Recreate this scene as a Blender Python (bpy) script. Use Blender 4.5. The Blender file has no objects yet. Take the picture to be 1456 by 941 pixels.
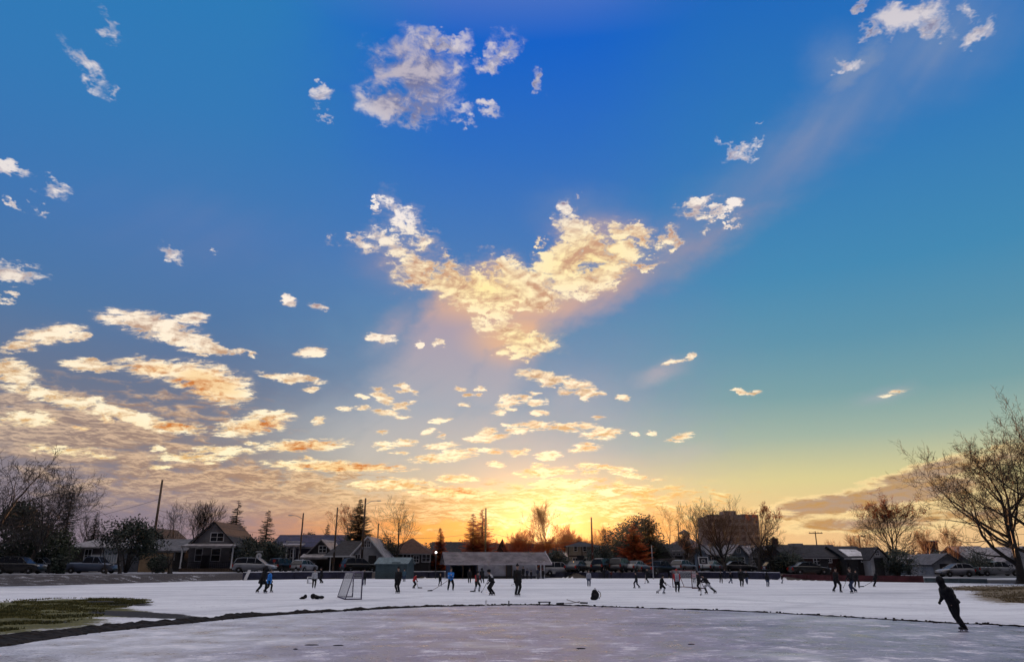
import bpy, bmesh, math, random
import numpy as np
from mathutils import Vector, Matrix, Euler, Quaternion

# ------------------------------------------------------------------ camera
F_PX, CX, CY, HOR, EYE = 1020.0, 728.0, 470.5, 803.0, 1.6
PITCH = math.atan((HOR - CY) / F_PX)
C = bpy.context.scene.collection
scn = bpy.context.scene
cd = bpy.data.cameras.new('camera')
cam = bpy.data.objects.new('camera', cd)
C.objects.link(cam)
cd.sensor_width = 36.0
cd.lens = 36.0 * F_PX / 1456.0
cd.clip_start, cd.clip_end = 0.1, 12000.0
cam.location = (0, 0, EYE)
cam.rotation_euler = (math.pi / 2 + PITCH, 0, 0)
scn.camera = cam
scn.view_settings.view_transform = 'Standard'
scn.view_settings.look = 'None'
scn.view_settings.exposure = 0.0
scn.view_settings.gamma = 1.0
scn.view_settings.use_curve_mapping = False
scn.cycles.max_bounces = 5
scn.cycles.diffuse_bounces = 3
scn.cycles.glossy_bounces = 2
scn.cycles.transparent_max_bounces = 8

def ray(px, py):
    x, y = (px - CX) / F_PX, -(py - CY) / F_PX
    c, s = math.cos(PITCH), math.sin(PITCH)
    return Vector((x, c - y * s, s + y * c))
def gnd(px, py, z=0.0):
    """point of the level z seen at this place of the photograph"""
    d = ray(px, py)
    t = (z - EYE) / d.z
    return Vector((d.x * t, d.y * t, z))
def far(px, py, Y):
    d = ray(px, py)
    t = Y / d.y
    return Vector((d.x * t, Y, EYE + d.z * t))
def azel(px, py):
    d = ray(px, py).normalized()
    return math.degrees(math.atan2(d.x, d.y)), math.degrees(math.asin(d.z))

# ------------------------------------------------------------------ world
def lin(c):
    return tuple(((v / 255) / 12.92 if v / 255 <= 0.04045 else ((v / 255 + 0.055) / 1.055) ** 2.4) for v in c)
SUN_AZ, SUN_EL = azel(772, 757)
SUN_LAMP_EL = 1.8
w = bpy.data.worlds.new('World')
scn.world = w
w.use_nodes = True
NT = w.node_tree
NT.nodes.clear()
class G:
    """tiny node graph writer"""
    def __init__(s, nt): s.nt = nt
    def n(s, t, ins=(), out=0, **kw):
        nd = s.nt.nodes.new(t)
        for k, v in kw.items(): setattr(nd, k, v)
        for i, v in (ins.items() if isinstance(ins, dict) else enumerate(ins)):
            if v is None: continue
            if isinstance(v, bpy.types.NodeSocket): s.nt.links.new(v, nd.inputs[i])
            else: nd.inputs[i].default_value = v
        return nd.outputs[out]
    def m(s, op, a, b=None, c=None, clamp=False):
        return s.n('ShaderNodeMath', (a, b, c), operation=op, use_clamp=clamp)
    def vm(s, op, a, b=None, out=0, sc=None):
        ins = {0: a}
        if b is not None: ins[1] = b
        if sc is not None: ins['Scale'] = sc
        return s.n('ShaderNodeVectorMath', ins, out=out, operation=op)
    def ss(s, x, lo, hi, a=0.0, b=1.0):
        return s.n('ShaderNodeMapRange', (x, lo, hi, a, b), interpolation_type='SMOOTHSTEP')
    def lerp(s, x, lo, hi, a=0.0, b=1.0):
        return s.n('ShaderNodeMapRange', (x, lo, hi, a, b))
    def mix(s, f, a, b, mode='MIX'):
        nd = s.nt.nodes.new('ShaderNodeMix')
        nd.data_type = 'RGBA'; nd.blend_type = mode
        for i, v in ((0, f), (6, a), (7, b)):
            if isinstance(v, bpy.types.NodeSocket): s.nt.links.new(v, nd.inputs[i])
            elif i == 0: nd.inputs[i].default_value = v
            else: nd.inputs[i].default_value = tuple(v)[:3] + (1,)
        return nd.outputs[2]
    def ramp(s, x, stops, interp='LINEAR'):
        nd = s.nt.nodes.new('ShaderNodeValToRGB')
        cr = nd.color_ramp; cr.interpolation = interp
        while len(cr.elements) < len(stops): cr.elements.new(0.5)
        for e, (p, c) in zip(cr.elements, stops):
            e.position = p; e.color = tuple(c)[:3] + (1,)
        s.nt.links.new(x, nd.inputs[0])
        return nd.outputs[0]
    def noise(s, v, scale, detail=5, rough=0.55, out=0, dist=0.0, dim='3D', lac=2.0):
        return s.n('ShaderNodeTexNoise', {'Vector': v, 'Scale': scale, 'Detail': detail, 'Roughness': rough, 'Distortion': dist, 'Lacunarity': lac}, out=out, noise_dimensions=dim)
g = G(NT)
dirv = g.vm('NORMALIZE', NT.nodes.new('ShaderNodeTexCoord').outputs['Generated'])
sep = NT.nodes.new('ShaderNodeSeparateXYZ'); NT.links.new(dirv, sep.inputs[0])
dx, dy, dz = sep.outputs
az = g.m('MULTIPLY', g.m('ARCTAN2', dx, dy), 180 / math.pi)
el = g.m('MULTIPLY', g.m('ARCSINE', dz), 180 / math.pi)
uv = g.n('ShaderNodeCombineXYZ', (az, el, 0.0))
# coordinates on a cloud deck: clouds flatten towards the horizon as real ones do
zz = g.m('ADD', g.m('MAXIMUM', dz, 0.0), 0.22)
q = g.n('ShaderNodeCombineXYZ', (g.m('DIVIDE', dx, zz), g.m('DIVIDE', dy, zz), 0.0))
# ragged edges: the blob coordinates are stirred by fractal noise
w1 = g.noise(q, 15.0, 4, 0.68, out=1, dim='2D')
wv = g.vm('SCALE', g.vm('SUBTRACT', w1, (0.5, 0.5, 0.5)), sc=g.lerp(el, 3, 28, 2.2, 4.0))
wflat = g.vm('MULTIPLY', wv, g.n('ShaderNodeCombineXYZ', (1.0, g.lerp(el, 2, 25, 0.28, 1.0), 0.0)))
uvw = g.vm('ADD', uv, wflat)
wvs = g.vm('SCALE', wflat, sc=0.45)
uvs = g.vm('ADD', uv, wvs)

def blob_nodes(coord, blobs, kind='SPHERICAL'):
    acc = None
    for b in blobs:
        cx, cy, a, bb = b[:4]
        th = math.radians(b[4] if len(b) > 4 else 0); wt = b[5] if len(b) > 5 else 1.0
        c0 = np.array(azel(cx, cy))
        e = 2.0
        Jx = (np.array(azel(cx + e, cy)) - c0) / e
        Jy = (np.array(azel(cx, cy + e)) - c0) / e
        J = np.stack([Jx, Jy], 1)
        A = J @ np.array([[math.cos(th) * a, -math.sin(th) * bb], [math.sin(th) * a, math.cos(th) * bb]])
        U, S, _ = np.linalg.svd(A)
        mp = NT.nodes.new('ShaderNodeMapping'); mp.vector_type = 'TEXTURE'
        NT.links.new(coord, mp.inputs[0])
        mp.inputs['Location'].default_value = (c0[0], c0[1], 0)
        mp.inputs['Rotation'].default_value = (0, 0, math.atan2(U[1, 0], U[0, 0]))
        mp.inputs['Scale'].default_value = (S[0], S[1], 1)
        gr = NT.nodes.new('ShaderNodeTexGradient'); gr.gradient_type = kind
        NT.links.new(mp.outputs[0], gr.inputs[0])
        v = gr.outputs['Fac']
        if wt != 1.0: v = g.m('MULTIPLY', v, wt)
        acc = v if acc is None else g.m('MAXIMUM', acc, v)
    return acc

K = 1.55   # blobs are listed by the size they show; the gradient needs some more
def grow(bl, k=K): return [(b[0], b[1], b[2] * k + 1.5, b[3] * k + 1.6) + tuple(b[4:]) for b in bl]
UP = [(128, 98, 52, 11, 50, .62), (150, 30, 36, 10, 55, .5), (160, 50, 22, 9, 80, .42), (168, 132, 12, 5, 40, .5),
      (455, 135, 15, 14, 0, .9), (468, 168, 8, 4, 30, .6), (447, 110, 5, 5, 0, .5),
      (590, 105, 62, 52, 15, .85), (565, 150, 52, 26, 12, .85), (540, 78, 30, 16, 0, .45), (600, 135, 45, 40, 20, .8), (580, 165, 22, 16, 30, .8),
      (628, 60, 40, 14, 12, 1.0), (645, 105, 12, 22, 0, .6),
      (710, 80, 30, 13, -38, .8), (692, 92, 20, 8, 10, .7), (722, 55, 22, 18, -45, .45), (767, 110, 14, 7, 55, .85), (655, 160, 20, 9, 10, .62), (697, 156, 14, 8, 0, .7), (665, 172, 10, 8, 0, .6),
      (1290, 25, 60, 18, -18, .8), (1242, 44, 18, 10, 10, .95), (1322, 38, 24, 20, 20, .85), (1385, 50, 32, 13, -30, .9), (1378, 20, 14, 9, -40, .55), (1197, 92, 22, 10, 10, .75), (1226, 5, 13, 8, -35, .95), (1330, 52, 14, 10, 0, .7),
      (1052, 212, 18, 9, -8, .95), (1040, 206, 22, 5, 40, .55), (1077, 207, 12, 5, -20, .5), (1076, 177, 6, 2, -50, .5),
      (12, 238, 24, 9, 18, .95), (75, 272, 22, 9, 12, .6), (14, 290, 20, 5, 35, .85), (58, 301, 14, 4, 12, .6), (20, 388, 38, 12, 10, 1), (10, 420, 14, 5, 5, .95),
      (248, 364, 16, 8, 0, .95), (300, 355, 7, 3, 0, .6)]
MID = [(412, 427, 14, 6, 18, 1), (455, 436, 13, 5, 18, .9), (443, 500, 22, 7, -6, .95), (540, 480, 22, 6, 5, 1), (597, 490, 6, 3, 0, .9), (625, 488, 10, 3, 5, .9),
       (215, 462, 72, 17, 10, 1), (250, 478, 42, 13, 15, 1), (272, 452, 26, 8, 0, .9), (292, 487, 22, 12, 35, 1), (305, 499, 48, 5, 2, 1), (150, 450, 20, 6, 10, .7), (358, 502, 6, 3, 0, .9),
       (75, 474, 48, 12, -4, 1), (35, 490, 40, 9, -8, .9), (115, 478, 16, 8, 0, .9), (130, 520, 42, 8, 3, 1), (230, 525, 66, 14, 6, 1), (295, 540, 66, 24, 14, 1), (320, 562, 42, 13, 4, 1), (12, 528, 46, 18, 14, 1),
       (415, 537, 46, 6, 6, 1), (95, 570, 62, 9, 10, .8), (185, 592, 70, 10, 12, .85), (250, 608, 46, 8, 3, 1), (352, 607, 52, 12, -4, 1), (385, 592, 34, 8, 0, 1), (40, 595, 50, 12, 0, .7),
       (434, 633, 66, 8, -2, 1), (318, 640, 46, 6, 3, .95), (478, 663, 105, 7, 2, 1), (275, 650, 60, 6, 0, .8), (90, 640, 60, 8, 5, .6), (60, 560, 60, 8, 10, .8),
       (545, 565, 20, 7, 28, 1), (552, 586, 16, 5, 0, 1), (570, 578, 13, 3, 22, .95), (516, 564, 7, 3, 0, 1), (454, 598, 12, 4, -10, 1), (590, 557, 6, 3, 0, .9), (574, 552, 5, 2.4, 0, .9),
       (655, 552, 11, 3, 0, 1), (683, 552, 7, 2.6, 0, 1), (667, 562, 7, 2.6, 0, 1), (661, 576, 8, 2.5, 0, .9), (680, 562, 5, 2, 0, .9),
       (768, 534, 30, 9, 4, 1), (783, 541, 24, 8, 0, 1), (820, 545, 25, 8, 10, 1), (836, 558, 22, 7, 0, 1), (805, 558, 12, 6, 10, .9), (728, 571, 18, 5, 3, .95), (886, 565, 11, 4, -3, 1), (712, 577, 12, 3, 0, .8),
       (800, 607, 28, 5, 2, 1), (760, 604, 26, 5, 4, 1), (835, 606, 20, 4, 0, .9), (855, 616, 30, 8, -3, 1), (735, 612, 18, 4, 0, 1), (690, 615, 16, 6, -20, 1), (680, 625, 20, 3, 0, .9), (833, 637, 24, 6, -4, 1),
       (545, 634, 16, 5, 0, 1), (576, 630, 17, 4.5, -3, 1), (628, 634, 24, 4, -2, 1), (628, 650, 48, 6, -4, 1), (655, 643, 32, 4, -4, 1), (705, 620, 20, 4, 0, 1), (700, 641, 16, 4, 0, 1), (735, 643, 18, 4, 0, 1), (780, 647, 20, 5, -2, 1), (610, 615, 10, 4, -20, .9),
       (870, 665, 36, 2.5, 6, 1), (900, 676, 34, 3, 10, .9), (838, 662, 20, 2.6, 0, 1), (650, 680, 30, 5, 0, 1), (640, 700, 60, 7, 0, 1), (775, 671, 46, 6, -3, 1), (800, 687, 50, 7, 0, 1), (560, 688, 60, 8, 0, .9), (860, 700, 60, 5, -8, .9),
       (968, 621, 20, 5, -10, 1), (1052, 556, 9, 3, 4, 1), (1070, 557, 12, 2.4, 0, .9), (980, 506, 8, 4, -22, 1), (958, 515, 18, 2, -16, .8), (905, 616, 5, 2, 0, .7), (925, 616, 6, 2, 0, .8), (542, 614, 10, 2.9, 2, 0.72), (436, 651, 9, 2.2, 8, 0.84), (823, 605, 12, 2.1, 2, 0.96), (676, 639, 13, 1.9, 4, 0.88), (572, 549, 15, 2.7, 4, 0.96), (766, 662, 10, 3.2, -1, 0.98), (843, 557, 7, 2.2, 7, 0.83), (725, 583, 11, 2.5, -2, 0.88), (705, 660, 13, 3.5, 6, 1.0), (745, 566, 15, 3.5, 6, 0.87), (765, 572, 14, 2.8, -3, 0.72), (831, 671, 7, 3.2, -1, 0.75), (568, 643, 15, 1.9, 2, 0.71), (768, 587, 15, 3.6, 0, 1.0), (576, 555, 12, 1.9, -5, 0.82), (717, 565, 6, 3.4, -3, 0.99), (851, 593, 11, 2.7, 2, 0.88), (693, 624, 15, 2.7, -1, 0.92), (542, 583, 16, 2.7, 1, 0.7), (625, 619, 6, 2.9, 2, 0.72), (725, 604, 13, 2.4, 3, 0.92), (440, 553, 13, 3.5, -4, 0.84), (709, 586, 10, 2.4, -2, 0.88), (571, 593, 14, 1.8, 1, 0.92), (576, 573, 14, 2.2, -5, 0.83), (758, 558, 9, 2.4, 5, 0.83), (832, 566, 9, 3.0, 6, 0.84), (536, 560, 11, 2.1, 5, 0.95), (516, 580, 14, 3.0, 5, 0.8), (491, 582, 14, 2.3, -2, 0.83), (627, 597, 15, 2.1, -8, 0.98), (844, 670, 10, 3.5, 7, 0.77), (780, 651, 13, 2.7, -3, 0.8), (537, 554, 12, 2.3, 5, 0.71), (388, 638, 21, 3.8, 9, 0.77), (94, 643, 10, 2.6, 5, 0.76), (227, 665, 17, 2.7, 0, 0.86), (247, 648, 13, 2.4, 3, 0.85), (147, 649, 21, 3.6, 8, 0.6), (297, 657, 9, 2.5, 0, 0.76), (230, 613, 19, 2.0, -3, 0.64), (131, 568, 22, 3.7, -3, 0.75), (194, 595, 13, 3.3, 4, 0.71), (153, 597, 10, 3.1, 6, 0.71), (116, 580, 13, 3.2, 7, 0.71), (354, 630, 14, 2.7, 3, 0.81), (229, 638, 14, 2.5, 4, 0.81), (114, 608, 14, 3.8, 9, 0.71), (1275, 557, 30, 3, -14, .45)]
BIRD = [(520, 348, 24, 9, 10, .8), (540, 335, 24, 15, 30, .55), (556, 300, 18, 26, -25, .52), (580, 318, 34, 18, 35, .58), (563, 350, 42, 17, 30, .72), (603, 345, 28, 16, 30, .52), (596, 380, 32, 18, 32, 1), (534, 290, 3, 9, 10, .7),
        (598, 400, 46, 16, 22, 1), (645, 405, 52, 22, 12, 1.1), (690, 412, 60, 28, 6, 1.15), (740, 405, 52, 28, 6, 1.1), (765, 425, 44, 16, 0, 1), (715, 377, 22, 14, 15, .9), (640, 380, 30, 12, 10, .8),
        (800, 372, 42, 26, -22, 1.15), (838, 350, 46, 24, 18, 1.1), (812, 318, 24, 16, 38, .95), (798, 300, 10, 12, 30, .85), (865, 385, 50, 18, -22, 1), (905, 337, 38, 14, 16, 1.1), (915, 375, 26, 8, -4, .9), (850, 408, 40, 10, -18, .9), (880, 360, 30, 14, 0, 1), (818, 400, 50, 18, 0, .95),
        (764, 484, 34, 18, 10, .85), (732, 478, 46, 15, 8, 1), (750, 499, 36, 10, -8, 1), (705, 468, 26, 8, 10, .7), (680, 458, 18, 10, 50, .8), (700, 445, 40, 14, 20, .7), (720, 470, 24, 8, 20, .8),
        (958, 337, 12, 11, -20, .95), (995, 290, 26, 10, -38, 1), (985, 300, 22, 12, 0, .85), (1040, 294, 12, 12, -40, .95), (1022, 305, 22, 6, -12, .95), (1000, 312, 12, 8, 60, .8), (1038, 320, 13, 4, -10, 1), (640, 372, 20, 6, 10, .5), (690, 372, 26, 7, 5, .5), (735, 378, 20, 7, 10, .5), (500, 342, 10, 4, 0, .6), (470, 340, 6, 3, 20, .5), (618, 322, 10, 4, 20, .5), (820, 279, 4, 2.4, -30, .9), (767, 340, 4, 5, 0, .6)]
VEIL = [(740, 450, 70, 26, -25, .9), (620, 520, 120, 50, -60, .5), (690, 460, 60, 26, -20, .8), (560, 470, 60, 30, -45, .35), (715, 455, 110, 45, -25, .9), (640, 490, 140, 65, -50, .9), (830, 430, 140, 32, -24, .6), (600, 560, 190, 80, -55, .8), (700, 540, 120, 60, -60, .55), (1000, 340, 220, 40, -32, .3), (1220, 100, 75, 26, -42, .62), (1190, 90, 60, 60, 20, .36),
        (1140, 210, 330, 62, -37, .42), (1320, 70, 190, 90, -30, .38), (1060, 300, 130, 22, -18, .32), (935, 532, 60, 18, -20, .42), (1258, 562, 60, 14, -14, .3), (980, 642, 50, 22, -12, .25), (800, 570, 130, 60, 0, .35), (620, 620, 260, 80, 0, .55), (300, 300, 300, 130, 10, .12),
        (570, 380, 100, 50, 20, .22), (840, 310, 100, 50, 10, .4)]
GOLD = [(690, 410, 150, 60, 10, 1), (830, 370, 150, 60, -12, 1), (740, 480, 90, 45, 0, .9), (620, 400, 70, 30, 20, .8)]
ORNG = [(300, 545, 55, 18, 18, 1), (275, 552, 40, 9, 25, 1), (375, 604, 50, 10, -6, 1), (430, 635, 50, 8, -3, 1), (245, 605, 40, 7, 0, .9), (225, 525, 50, 10, 0, .5), (500, 664, 120, 8, 0, .8), (690, 385, 60, 20, 0, .25), (130, 610, 120, 30, 0, .5), (640, 698, 50, 8, 0, .7), (780, 688, 60, 6, 0, .4)]
FIELD = [(90, 610, 260, 70, 8, 1), (330, 695, 330, 50, 4, 1), (600, 722, 360, 36, 0, 1), (250, 590, 200, 60, 8, .45), (830, 715, 230, 36, 0, .9), (960, 735, 130, 20, 0, .5)]
BAND = [(1190, 716, 100, 13, -6, 1), (1290, 700, 110, 16, -9, .95), (1310, 676, 80, 9, -10, .9), (1330, 662, 60, 9, -14, .7), (1235, 744, 130, 12, -2, .7), (1430, 648, 80, 16, -10, .5), (1120, 733, 70, 8, 0, .5), (1400, 730, 110, 14, 0, .55)]

mU = blob_nodes(uvw, grow(UP, 1.5))
mM = blob_nodes(uvs, grow(MID, 1.28))
mB = blob_nodes(uvw, grow(BIRD, 1.36))
mV = blob_nodes(uvs, grow(VEIL, 1.25))
mG = blob_nodes(uv, grow(GOLD, 1.5))
mO = blob_nodes(uvs, grow(ORNG, 1.15))
mF = blob_nodes(uvs, grow(FIELD, 1.3))
mS = blob_nodes(uvs, grow(BAND, 1.5))

# fractal detail, sampled twice (the second time a step towards the sun) for relief shading
n_a = g.noise(q, 30.0, 7, 0.62, dim='2D', dist=0.35)
q2 = g.vm('ADD', q, (0.004, 0.018, 0.0))
n_b = g.noise(q2, 30.0, 4, 0.6, dim='2D', dist=0.35)
n_c = g.noise(q, 10.0, 5, 0.6, dim='2D', dist=0.5)
nmix = g.m('ADD', g.m('MULTIPLY', n_a, 0.55), g.m('MULTIPLY', n_c, 0.45))
relief = g.m('SUBTRACT', n_a, n_b)   # undersides catch the low sun

qf = g.vm('MULTIPLY', q, (24.0, 48.0, 1.0))
n_d = g.noise(qf, 1.0, 6, 0.64, dim='2D', dist=0.3)
nfine = g.m('ADD', g.m('MULTIPLY', n_d, 0.62), g.m('MULTIPLY', n_c, 0.38))
def dens(mask, amp, lo, hi, nz=None):
    nn = g.m('MULTIPLY', g.m('SUBTRACT', nz or nmix, 0.5), amp)
    gate = g.m('MULTIPLY', mask, 3.5, clamp=True)
    return g.ss(g.m('ADD', mask, g.m('MULTIPLY', nn, gate)), lo, hi)
dU = dens(mU, 2.0, 0.12, 0.80)
dM = dens(mM, 2.6, 0.13, 0.52, nfine)
dB = dens(mB, 2.2, 0.24, 0.60)
hB = dens(mB, 1.5, -0.05, 0.55)
hM = dens(mM, 1.5, 0.0, 0.55, nfine)
thick = g.m('MAXIMUM', g.m('MAXIMUM', mU, mM), mB)

# ---- clear air: colour by height, for the left, the middle and the right of the view
def e(x): return max(0.0, min(1.0, (x + 2) / 92))
L_ = [(e(-2), lin((128, 120, 140))), (e(3), lin((134, 124, 142))), (e(8), lin((132, 124, 132))), (e(12), lin((104, 116, 142))), (e(17), lin((78, 118, 165))), (e(24), lin((58, 118, 182))), (e(32), lin((48, 122, 186))), (e(42), lin((38, 124, 188))), (e(56), lin((150, 160, 185))), (e(90), lin((255, 236, 222)))]
M_ = [(e(-2), lin((236, 120, 48))), (e(3), lin((246, 164, 72))), (e(5.5), lin((214, 196, 158))), (e(8.5), lin((156, 174, 182))), (e(13), lin((116, 148, 178))), (e(18), lin((92, 138, 178))), (e(24), lin((66, 122, 186))), (e(32), lin((38, 110, 196))), (e(40), lin((2, 98, 204))), (e(56), lin((150, 160, 185))), (e(90), lin((255, 236, 222)))]
R_ = [(e(-2), lin((235, 185, 140))), (e(3), lin((238, 200, 145))), (e(6), lin((218, 208, 150))), (e(9), lin((160, 182, 166))), (e(12), lin((118, 162, 168))), (e(16), lin((88, 148, 174))), (e(21), lin((62, 138, 182))), (e(30), lin((44, 122, 188))), (e(42), lin((20, 104, 192))), (e(56), lin((150, 160, 185))), (e(90), lin((255, 236, 222)))]  # top stops of all three ramps raised as added light on the ground
eln = g.lerp(el, -2, 90)
cl, cm, cr_ = g.ramp(eln, L_), g.ramp(eln, M_), g.ramp(eln, R_)
az_j = g.m('ADD', az, g.m('MULTIPLY', g.m('SUBTRACT', n_c, 0.5), 6.0))
sky = g.mix(g.ss(az_j, -26, -3), cl, cm)
sky = g.mix(g.ss(az_j, 4, 22), sky, cr_)
# behind the camera the evening sky is dim and blue
back = g.ss(g.m('ABSOLUTE', az), 45, 130)
sky = g.mix(g.m('MULTIPLY', back, g.ss(el, 75, 35)), sky, lin((40, 42, 62)))
# aureole round the low sun
sd = ray(772, 757).normalized()
cosang = g.vm('DOT_PRODUCT', dirv, tuple(sd), out=1)
ang = g.m('MULTIPLY', g.m('ARCCOSINE', g.m('MINIMUM', cosang, 1.0)), 180 / math.pi)
def gauss(x, s): return g.m('EXPONENT', g.m('MULTIPLY', g.m('POWER', g.m('DIVIDE', x, s), 2.0), -1.0))
# ---- veils and rays: streaks falling away from the bright clouds
rot = NT.nodes.new('ShaderNodeMapping'); rot.vector_type = 'TEXTURE'
NT.links.new(uv, rot.inputs[0]); rot.inputs['Rotation'].default_value = (0, 0, math.radians(40)); rot.inputs['Scale'].default_value = (14, 1.7, 1)
streak = g.noise(rot.outputs[0], 1.0, 4, 0.5, dim='2D')
soft = g.noise(uv, 0.09, 4, 0.5, dim='2D')
vf = g.m('MULTIPLY', g.ss(mV, 0, .62), g.lerp(g.m('ADD', g.m('MULTIPLY', streak, .65), g.m('MULTIPLY', soft, .35)), 0.32, 0.66, 0.72, 1.30), clamp=True)
vcol = g.ramp(eln, [(e(4), lin((232, 208, 170))), (e(8), lin((188, 186, 180))), (e(12), lin((160, 170, 184))), (e(18), lin((172, 160, 176))), (e(22), lin((190, 158, 156))), (e(27), lin((110, 136, 182))), (e(36), lin((112, 142, 188)))])
vcol = g.mix(g.ss(mG, .2, .8), vcol, lin((232, 182, 146)))
sky = g.mix(g.m('MULTIPLY', vf, 1.15, clamp=True), sky, vcol)
# ---- streaky low cloud field
fq = g.n('ShaderNodeCombineXYZ', (g.m('MULTIPLY', az, 0.42), g.m('MULTIPLY', el, 1.5), 3.0))
fn = g.noise(fq, 1.0, 8, 0.66, dim='3D', dist=0.4)
fn2 = g.noise(g.vm('ADD', fq, (0, -0.13, 0)), 1.0, 4, 0.6, dim='3D', dist=0.4)
fden = g.ss(g.m('ADD', g.m('MULTIPLY', mF, 0.9), g.m('MULTIPLY', g.m('SUBTRACT', fn, 0.5), 2.4)), 0.22, 0.62)
fden = g.m('MULTIPLY', fden, g.ss(mF, 0.0, 0.35))
fbr = g.ss(g.m('ADD', g.m('SUBTRACT', fn2, fn), g.m('MULTIPLY', g.m('SUBTRACT', nmix, .5), .6)), -0.09, 0.10)
fdark = g.ramp(g.lerp(az, -36, 8), [(0, lin((150, 130, 124))), (0.35, lin((168, 132, 108))), (0.65, lin((190, 142, 92))), (1, lin((236, 178, 92)))])
flit = g.ramp(g.lerp(az, -36, 8), [(0, lin((216, 186, 160))), (0.35, lin((236, 196, 154))), (0.65, lin((245, 212, 160))), (1, lin((255, 240, 176)))])
# near the left horizon the field fades into lavender haze
ffade = g.m('MAXIMUM', g.ss(el, 2.2, 6.5, .15, 1.0), g.ss(az, -18, -4))
fcol = g.mix(fbr, fdark, flit)
sky = g.mix(g.m('MULTIPLY', g.m('MULTIPLY', fden, ffade), 0.85), sky, fcol)
# ---- dark bands low on the right with gilded edges
sd_ = g.ss(g.m('ADD', mS, g.m('MULTIPLY', g.m('SUBTRACT', fn, 0.5), 0.9)), 0.10, 0.33)
sd_ = g.m('MULTIPLY', sd_, g.ss(mS, 0.0, 0.12))
sthick = g.ss(g.m('ADD', mS, g.m('MULTIPLY', g.m('SUBTRACT', fn, 0.5), 1.2)), 0.24, 0.52)
scol = g.mix(sthick, lin((255, 226, 165)), g.mix(g.ss(fn, .4, .65), lin((172, 146, 132)), lin((186, 140, 84))))
sky = g.mix(g.m('MULTIPLY', sd_, 0.92), sky, scol)
# ---- heaps
call0 = g.m('MAXIMUM', g.m('MAXIMUM', g.m('MULTIPLY', dU, 0.86), dM), dB)
hi = g.ramp(eln, [(e(3), lin((255, 236, 170))), (e(9), lin((255, 240, 205))), (e(14), lin((255, 236, 205))), (e(20), lin((250, 235, 220))), (e(30), lin((236, 228, 226))), (e(38), lin((216, 206, 206)))])
lo = g.ramp(eln, [(e(3), lin((235, 170, 80))), (e(8), lin((226, 180, 120))), (e(14), lin((208, 165, 125))), (e(20), lin((168, 145, 150))), (e(30), lin((140, 130, 158))), (e(38), lin((130, 126, 152)))])
hi = g.mix(mG, hi, lin((255, 232, 165)), 'MIX'); lo = g.mix(g.ss(mG, 0.1, .6), lo, lin((208, 160, 128)))
lo = g.mix(g.ss(mO, 0.05, .5), lo, lin((208, 118, 42)))
hi = g.mix(g.ss(mO, 0.05, .6, 0, .5), hi, lin((255, 214, 130)))
lit = g.lerp(g.m('ADD', g.m('MULTIPLY', relief, 1.0), g.m('MULTIPLY', g.m('SUBTRACT', n_c, 0.5), 2.2)), -0.36, 0.22)
lit = g.m('MAXIMUM', lit, g.m('MULTIPLY', g.ss(call0, 0.95, 0.35), .8))
litO = g.m('MULTIPLY', lit, g.ss(mO, 1.0, 0.1, 0.7, 1.0))
ccol = g.mix(litO, lo, g.vm('SCALE', hi, sc=1.12))
grey = g.mix(g.ss(g.m('ADD', relief, g.m('SUBTRACT', n_c, .5)), -.2, .2), lin((118, 116, 148)), lin((196, 182, 186)))
bigg = blob_nodes(uv, grow([(580, 118, 75, 65, 15, 1)], 1.3))
ccol = g.mix(g.m('MULTIPLY', g.ss(bigg, 0.05, 0.5), .75), ccol, grey)
halo = g.m('ADD', g.m('MULTIPLY', hB, 0.42), g.m('MULTIPLY', hM, 0.30))
sky = g.mix(halo, sky, g.mix(0.35, lo, hi))
sky = g.mix(g.m('MULTIPLY', call0, 0.98), sky, ccol)
aur = g.mix(g.m('MULTIPLY', gauss(ang, 3.4), 0.34), sky, (1.0, 0.78, 0.34))
aur = g.mix(1.0, aur, g.vm('SCALE', (1.0, 0.50, 0.10), sc=g.m('MULTIPLY', gauss(ang, 2.0), 0.30)), 'ADD')
aur = g.mix(1.0, aur, g.vm('SCALE', (1.0, 0.75, 0.40), sc=g.m('MULTIPLY', gauss(ang, 0.8), 0.9)), 'ADD')
# unseen sky overhead brightened, added light for the snow
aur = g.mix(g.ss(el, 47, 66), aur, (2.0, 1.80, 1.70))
# ---- the physical sky underneath
nish = NT.nodes.new('ShaderNodeTexSky'); nish.sky_type = 'NISHITA'; nish.sun_disc = False
nish.sun_elevation = math.radians(SUN_LAMP_EL); nish.sun_rotation = math.radians(SUN_AZ)
nish.air_density = 1.0; nish.dust_density = 1.5; nish.ozone_density = 2.0
bg1 = NT.nodes.new('ShaderNodeBackground'); bg1.inputs[1].default_value = 0.05
NT.links.new(nish.outputs[0], bg1.inputs[0])
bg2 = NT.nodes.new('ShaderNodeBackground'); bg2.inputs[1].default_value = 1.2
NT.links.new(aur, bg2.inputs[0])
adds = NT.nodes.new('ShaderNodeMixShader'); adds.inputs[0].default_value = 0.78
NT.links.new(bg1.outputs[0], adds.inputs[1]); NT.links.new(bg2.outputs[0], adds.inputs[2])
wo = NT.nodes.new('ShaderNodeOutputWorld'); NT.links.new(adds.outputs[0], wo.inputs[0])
w.cycles.sampling_method = 'MANUAL'; w.cycles.sample_map_resolution = 512

# ------------------------------------------------------------------ sun
sl = bpy.data.lights.new('sun', 'SUN'); sl.energy = 5.0; sl.angle = math.radians(0.6); sl.color = (1.0, 0.46, 0.18)
so = bpy.data.objects.new('sun', sl); C.objects.link(so)
_d = Vector((math.sin(math.radians(SUN_AZ)) * math.cos(math.radians(SUN_LAMP_EL)), math.cos(math.radians(SUN_AZ)) * math.cos(math.radians(SUN_LAMP_EL)), math.sin(math.radians(SUN_LAMP_EL))))
so.rotation_euler = (-_d).to_track_quat('-Z', 'Y').to_euler()
so.location = _d * 200
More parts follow.
